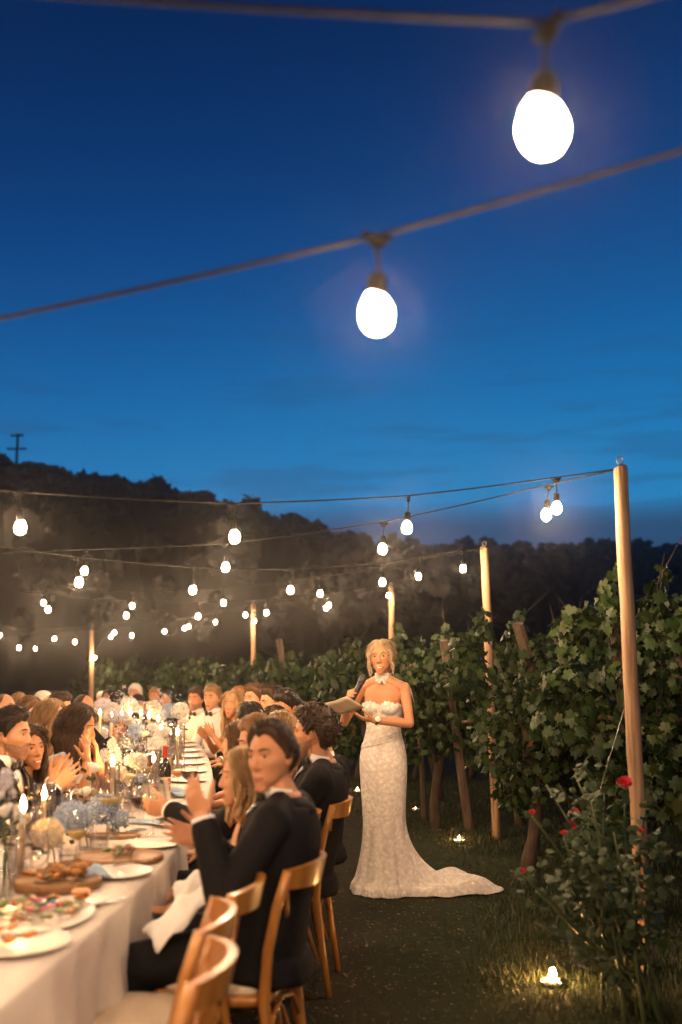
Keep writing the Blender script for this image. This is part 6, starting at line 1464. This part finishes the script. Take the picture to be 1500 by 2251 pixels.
def napkin(loc, w, d, label, mt, rot, seed, lift=.03):
    rng = np.random.default_rng(seed); g = []
    for i in range(9):
        for j in range(9):
            u, v_ = i / 8 - .5, j / 8 - .5; g.append((u * w, v_ * d, .006 + lift * max(0, noise.noise(Vector((u * 3 + seed, v_ * 3, 0))) + .35)))
    m = MB(); m.add(g, [(i * 9 + j, (i + 1) * 9 + j, (i + 1) * 9 + j + 1, i * 9 + j + 1) for i in range(8) for j in range(8)])
    o = m.build('napkin', mt, loc=loc); o.rotation_euler = (0, 0, rot); q = o.modifiers.new('t', 'SOLIDIFY'); q.thickness = .003; q.offset = 1
    return tag(o, label, 'napkin', 'napkins')
napkin(T(193, 1938), .16, .10, 'crumpled pale blue napkin beside the thick dark board', M['napkin_blue'], .5, 3, .055)
napkin(T(392, 1800) + Vector((0, 0, .045)), .14, .11, 'pale blue napkin folded on the plates beside the white cuff', M['napkin_blue'], .2, 5, .015)
napkin(T(315, 1812), .20, .06, 'pale blue napkin lying under the amber wine', M['napkin_blue'], -.4, 6, .014)
napkin(T(398, 1752), .15, .12, 'pale blue napkin right of the dark bottle', M['napkin_blue'], .1, 7, .05)
def lap_napkin(label, px0, d, pts, name='napkin'):
    m = MB(); g = [np.array(P(*p)) for p in pts]
    return g
def drape(label, corners, sag, seed):
    """cloth lying over a lap: corners as world points in order"""
    c = [np.array(q) for q in corners]; g = []; o0 = c[0]
    for i in range(13):
        for j in range(13):
            u, v_ = i / 12, j / 12; p = (c[0] * (1 - u) + c[1] * u) * (1 - v_) + (c[3] * (1 - u) + c[2] * u) * v_
            p = p + V3(0, 0, sag * math.sin(u * PI) * math.sin(v_ * PI) + .022 * noise.noise(Vector((u * 4 + seed, v_ * 4, 0))) + .010 * math.sin(v_ * 14 + u * 4)); g.append(p - o0)
    m = MB(); m.add(g, [(i * 13 + j, (i + 1) * 13 + j, (i + 1) * 13 + j + 1, i * 13 + j + 1) for i in range(12) for j in range(12)])
    o = m.build('napkin', M['white_cotton'], loc=tuple(o0)); q = o.modifiers.new('t', 'SOLIDIFY'); q.thickness = .004
    return tag(o, label, 'napkin', 'napkins')
drape('white napkin across the lap of the nearest clapping man', [P(312, 2042, 3.72), P(346, 2090, 3.58), P(478, 1965, 3.62), P(450, 1948, 3.9)], .05, 1)
drape('white cloth over the lap of the woman beside the nearest man', [P(378, 1950, 4.12), P(385, 1985, 3.98), P(478, 1962, 3.95), P(470, 1900, 4.2)], .04, 2)

def cutlery(px, py, rot, kind, label, dz=.0):
    th = thing(kind, label, 'cutlery', T(px, py) + Vector((0, 0, dz)), rot, group='cutlery'); m = MB()
    m.tube([(-.095, 0, .004), (-.03, 0, .005), (.02, 0, .004)], [.0055, .004, .003], 8, flat=.5, up=(0, 0, 1)); m.build('handle', M['silver'], th); m = MB()
    if kind == 'knife': m.rings([[(.018, -.004, .003), (.018, .004, .003), (.018, .004, .005), (.018, -.004, .005)], [(.06, -.010, .003), (.06, .006, .003), (.06, .006, .0045), (.06, -.010, .0045)], [(.112, .003, .003), (.112, .005, .003), (.112, .005, .004), (.112, .003, .004)]]); m.build('blade', M['silver'], th)
    else:
        m.box((.032, 0, .005), (.028, .022, .002))
        for y in (-.009, -.003, .003, .009): m.box((.065, y, .006), (.042, .003, .002))
        m.build('tines', M['silver'], th, smooth=False)
cutlery(330, 1856, .35, 'knife', 'knife lying across the plate beside the hands of the nearest man', .022)
cutlery(300, 1838, .1, 'fork', 'fork in front of the amber wine glass')
cutlery(228, 1990, .7, 'fork', 'fork at the table edge by the small side plate')
cutlery(296, 1912, .75, 'knife', 'knife resting on the rim of the empty white plate', .02)
cutlery(420, 1795, .1, 'knife', 'knife between the plate stack and the clapping hands')
def menu_card():
    p = T(352, 1783); th = thing('menu_card', 'small cream card with a brown emblem leaning by the bottles', 'card', p, -.25)
    m = MB(); m.box((0, 0, .05), (.12, .002, .10)); m.build('card', M['label'], th, smooth=False)
    m = MB(); m.tube([(-.005 - .022 * math.cos(t), -.0022, .05 + .022 * math.sin(t)) for t in np.linspace(.5, 5.6, 16)], .0045, 6, flat=.3); m.build('emblem', M['print'], th)
    m = MB(); m.ell((.045, -.002, .045), (.008, .0015, .014)); m.build('emblem', M['label_red'], th)
menu_card()

NEAR = {'man in a black dinner jacket, nearest': 'nearest clapping man', 'blond woman, profile': 'blond woman beside the nearest man', 'light haired man in black': 'man reaching for red wine', 'woman with long wavy brown': 'woman in a blue short sleeved dress',
        'woman with glossy black': 'woman with glossy black hair', 'man with thick dark hair': 'man with thick dark hair', 'man with wavy dark': 'man with wavy dark hair', 'man with short dark brown': 'man with short brown hair',
        'blond woman with long': 'clapping blond woman', 'fair haired man in a white': 'fair man in a white shirt', 'dark haired bearded man in a white': 'bearded man in a white shirt', 'man with short dark hair at': 'dark haired man at the far end',
        'guest with a large head': 'white haired guest at the far end', 'woman in red': 'woman in red at the far end', 'dark haired bearded man in a dinner': 'bearded man at the left edge', 'woman with long dark hair in a pale': 'woman in blue hiding her face',
        'woman with long honey': 'woman with honey blond hair', 'young man with tousled': 'young man with tousled hair', 'man with dark brown hair looking': 'man looking down on the left side', 'bald man': 'bald clapping man', 'guest with thin sandy': 'guest with thin sandy hair', 'guest with white hair in': 'white haired guest of the left row'}
WHO = []
for _o in COL.objects:
    if _o.name.startswith('person') and _o.parent is None and 'label' in _o:
        for _k, _t in NEAR.items():
            if _o['label'].startswith(_k): WHO.append((_o.location.copy(), _t))
def before(loc): return 'on the table before the ' + min(WHO, key=lambda w: (w[0].x - loc[0]) ** 2 + (w[0].y - loc[1]) ** 2)[1]
def far_settings():
    rng = np.random.default_rng(77); i = 0
    for y in np.arange(4.22, 16.6, .56):
        t = tang(y); nrm = V3(t[1], -t[0], 0)
        for s in (1, -1):
            if s > 0 and y < 5.7: continue
            def at(off, dy=0): 
                yy = y + dy; tt = tang(yy); nn = V3(tt[1], -tt[0], 0); q = V3(mid(yy), yy, 0) + nn * off * s; return Vector((q[0], q[1], tz(yy) + .004))
            where = before(at(.8))
            put(('plate', .13), mk_plate(.13), 'plate', 'white dinner plate ' + where, 'plate', at(.27), GP + ' ' + where)
            k = rng.choice(['w_none', 'w_red', 'w_amber', 'w_white']); nm = {'w_none': 'empty wine glass', 'w_red': 'glass of red wine', 'w_amber': 'glass of amber wine', 'w_white': 'glass of white wine'}[k]
            put(k, None, 'wine_glass', nm + ' ' + where, 'wine glass', at(.13 + rng.uniform(-.03, .03), .17 + rng.uniform(-.05, .05)), GW + ', ' + nm + ' ' + where)
            put('w_none', None, 'wine_glass', 'empty wine glass ' + where, 'wine glass', at(.15 + rng.uniform(-.03, .03), .27 + rng.uniform(-.03, .03)), GW + ', empty wine glass ' + where)
            put('t_water', None, 'tumbler', 'water tumbler ' + where, 'tumbler', at(.12, -.14 + rng.uniform(-.04, .04)), GT + ' ' + where)
            if i % 2 == 0: napkin(at(.30, -.02) + Vector((0, 0, .02)), .12, .09, 'blue napkin on the plate ' + where.replace('on the table ', ''), M['napkin_blue'], rng.uniform(0, 3), i + 20, .02)['group'] = 'blue napkins ' + where
            i += 1
    for y in np.arange(3.5, 13.5, .17):      # glassware and small sprigs crowding the middle
        off = rng.uniform(-.30, .16); t = tang(y); q = V3(mid(y), y, 0) + V3(t[1], -t[0], 0) * off; loc = Vector((q[0], q[1], tz(y) + .004))
        k = rng.choice(['w_none', 't_water', 't_none', 'hur', 'w_none', 't_water'])
        if k == 'hur': put(('hur', .25, .045), mk_hurricane(.25, .045), 'glass_cylinder', 'empty glass cylinder among the crowded centre of the table', 'candle glass', loc, 'empty glass cylinders in the centre of the table')
        else: put(k, None, 'wine_glass' if k[0] == 'w' else 'tumbler', {'w_none': 'empty wine glass', 't_water': 'water tumbler', 't_none': 'empty tumbler'}[k] + ' among the crowded centre of the table', 'wine glass' if k[0] == 'w' else 'tumbler', loc, 'glassware in the centre of the table, ' + k, sc=rng.uniform(.95, 1.15))
far_settings()
# the workshop collection is empty now
bpy.data.collections.remove(tmp_col)
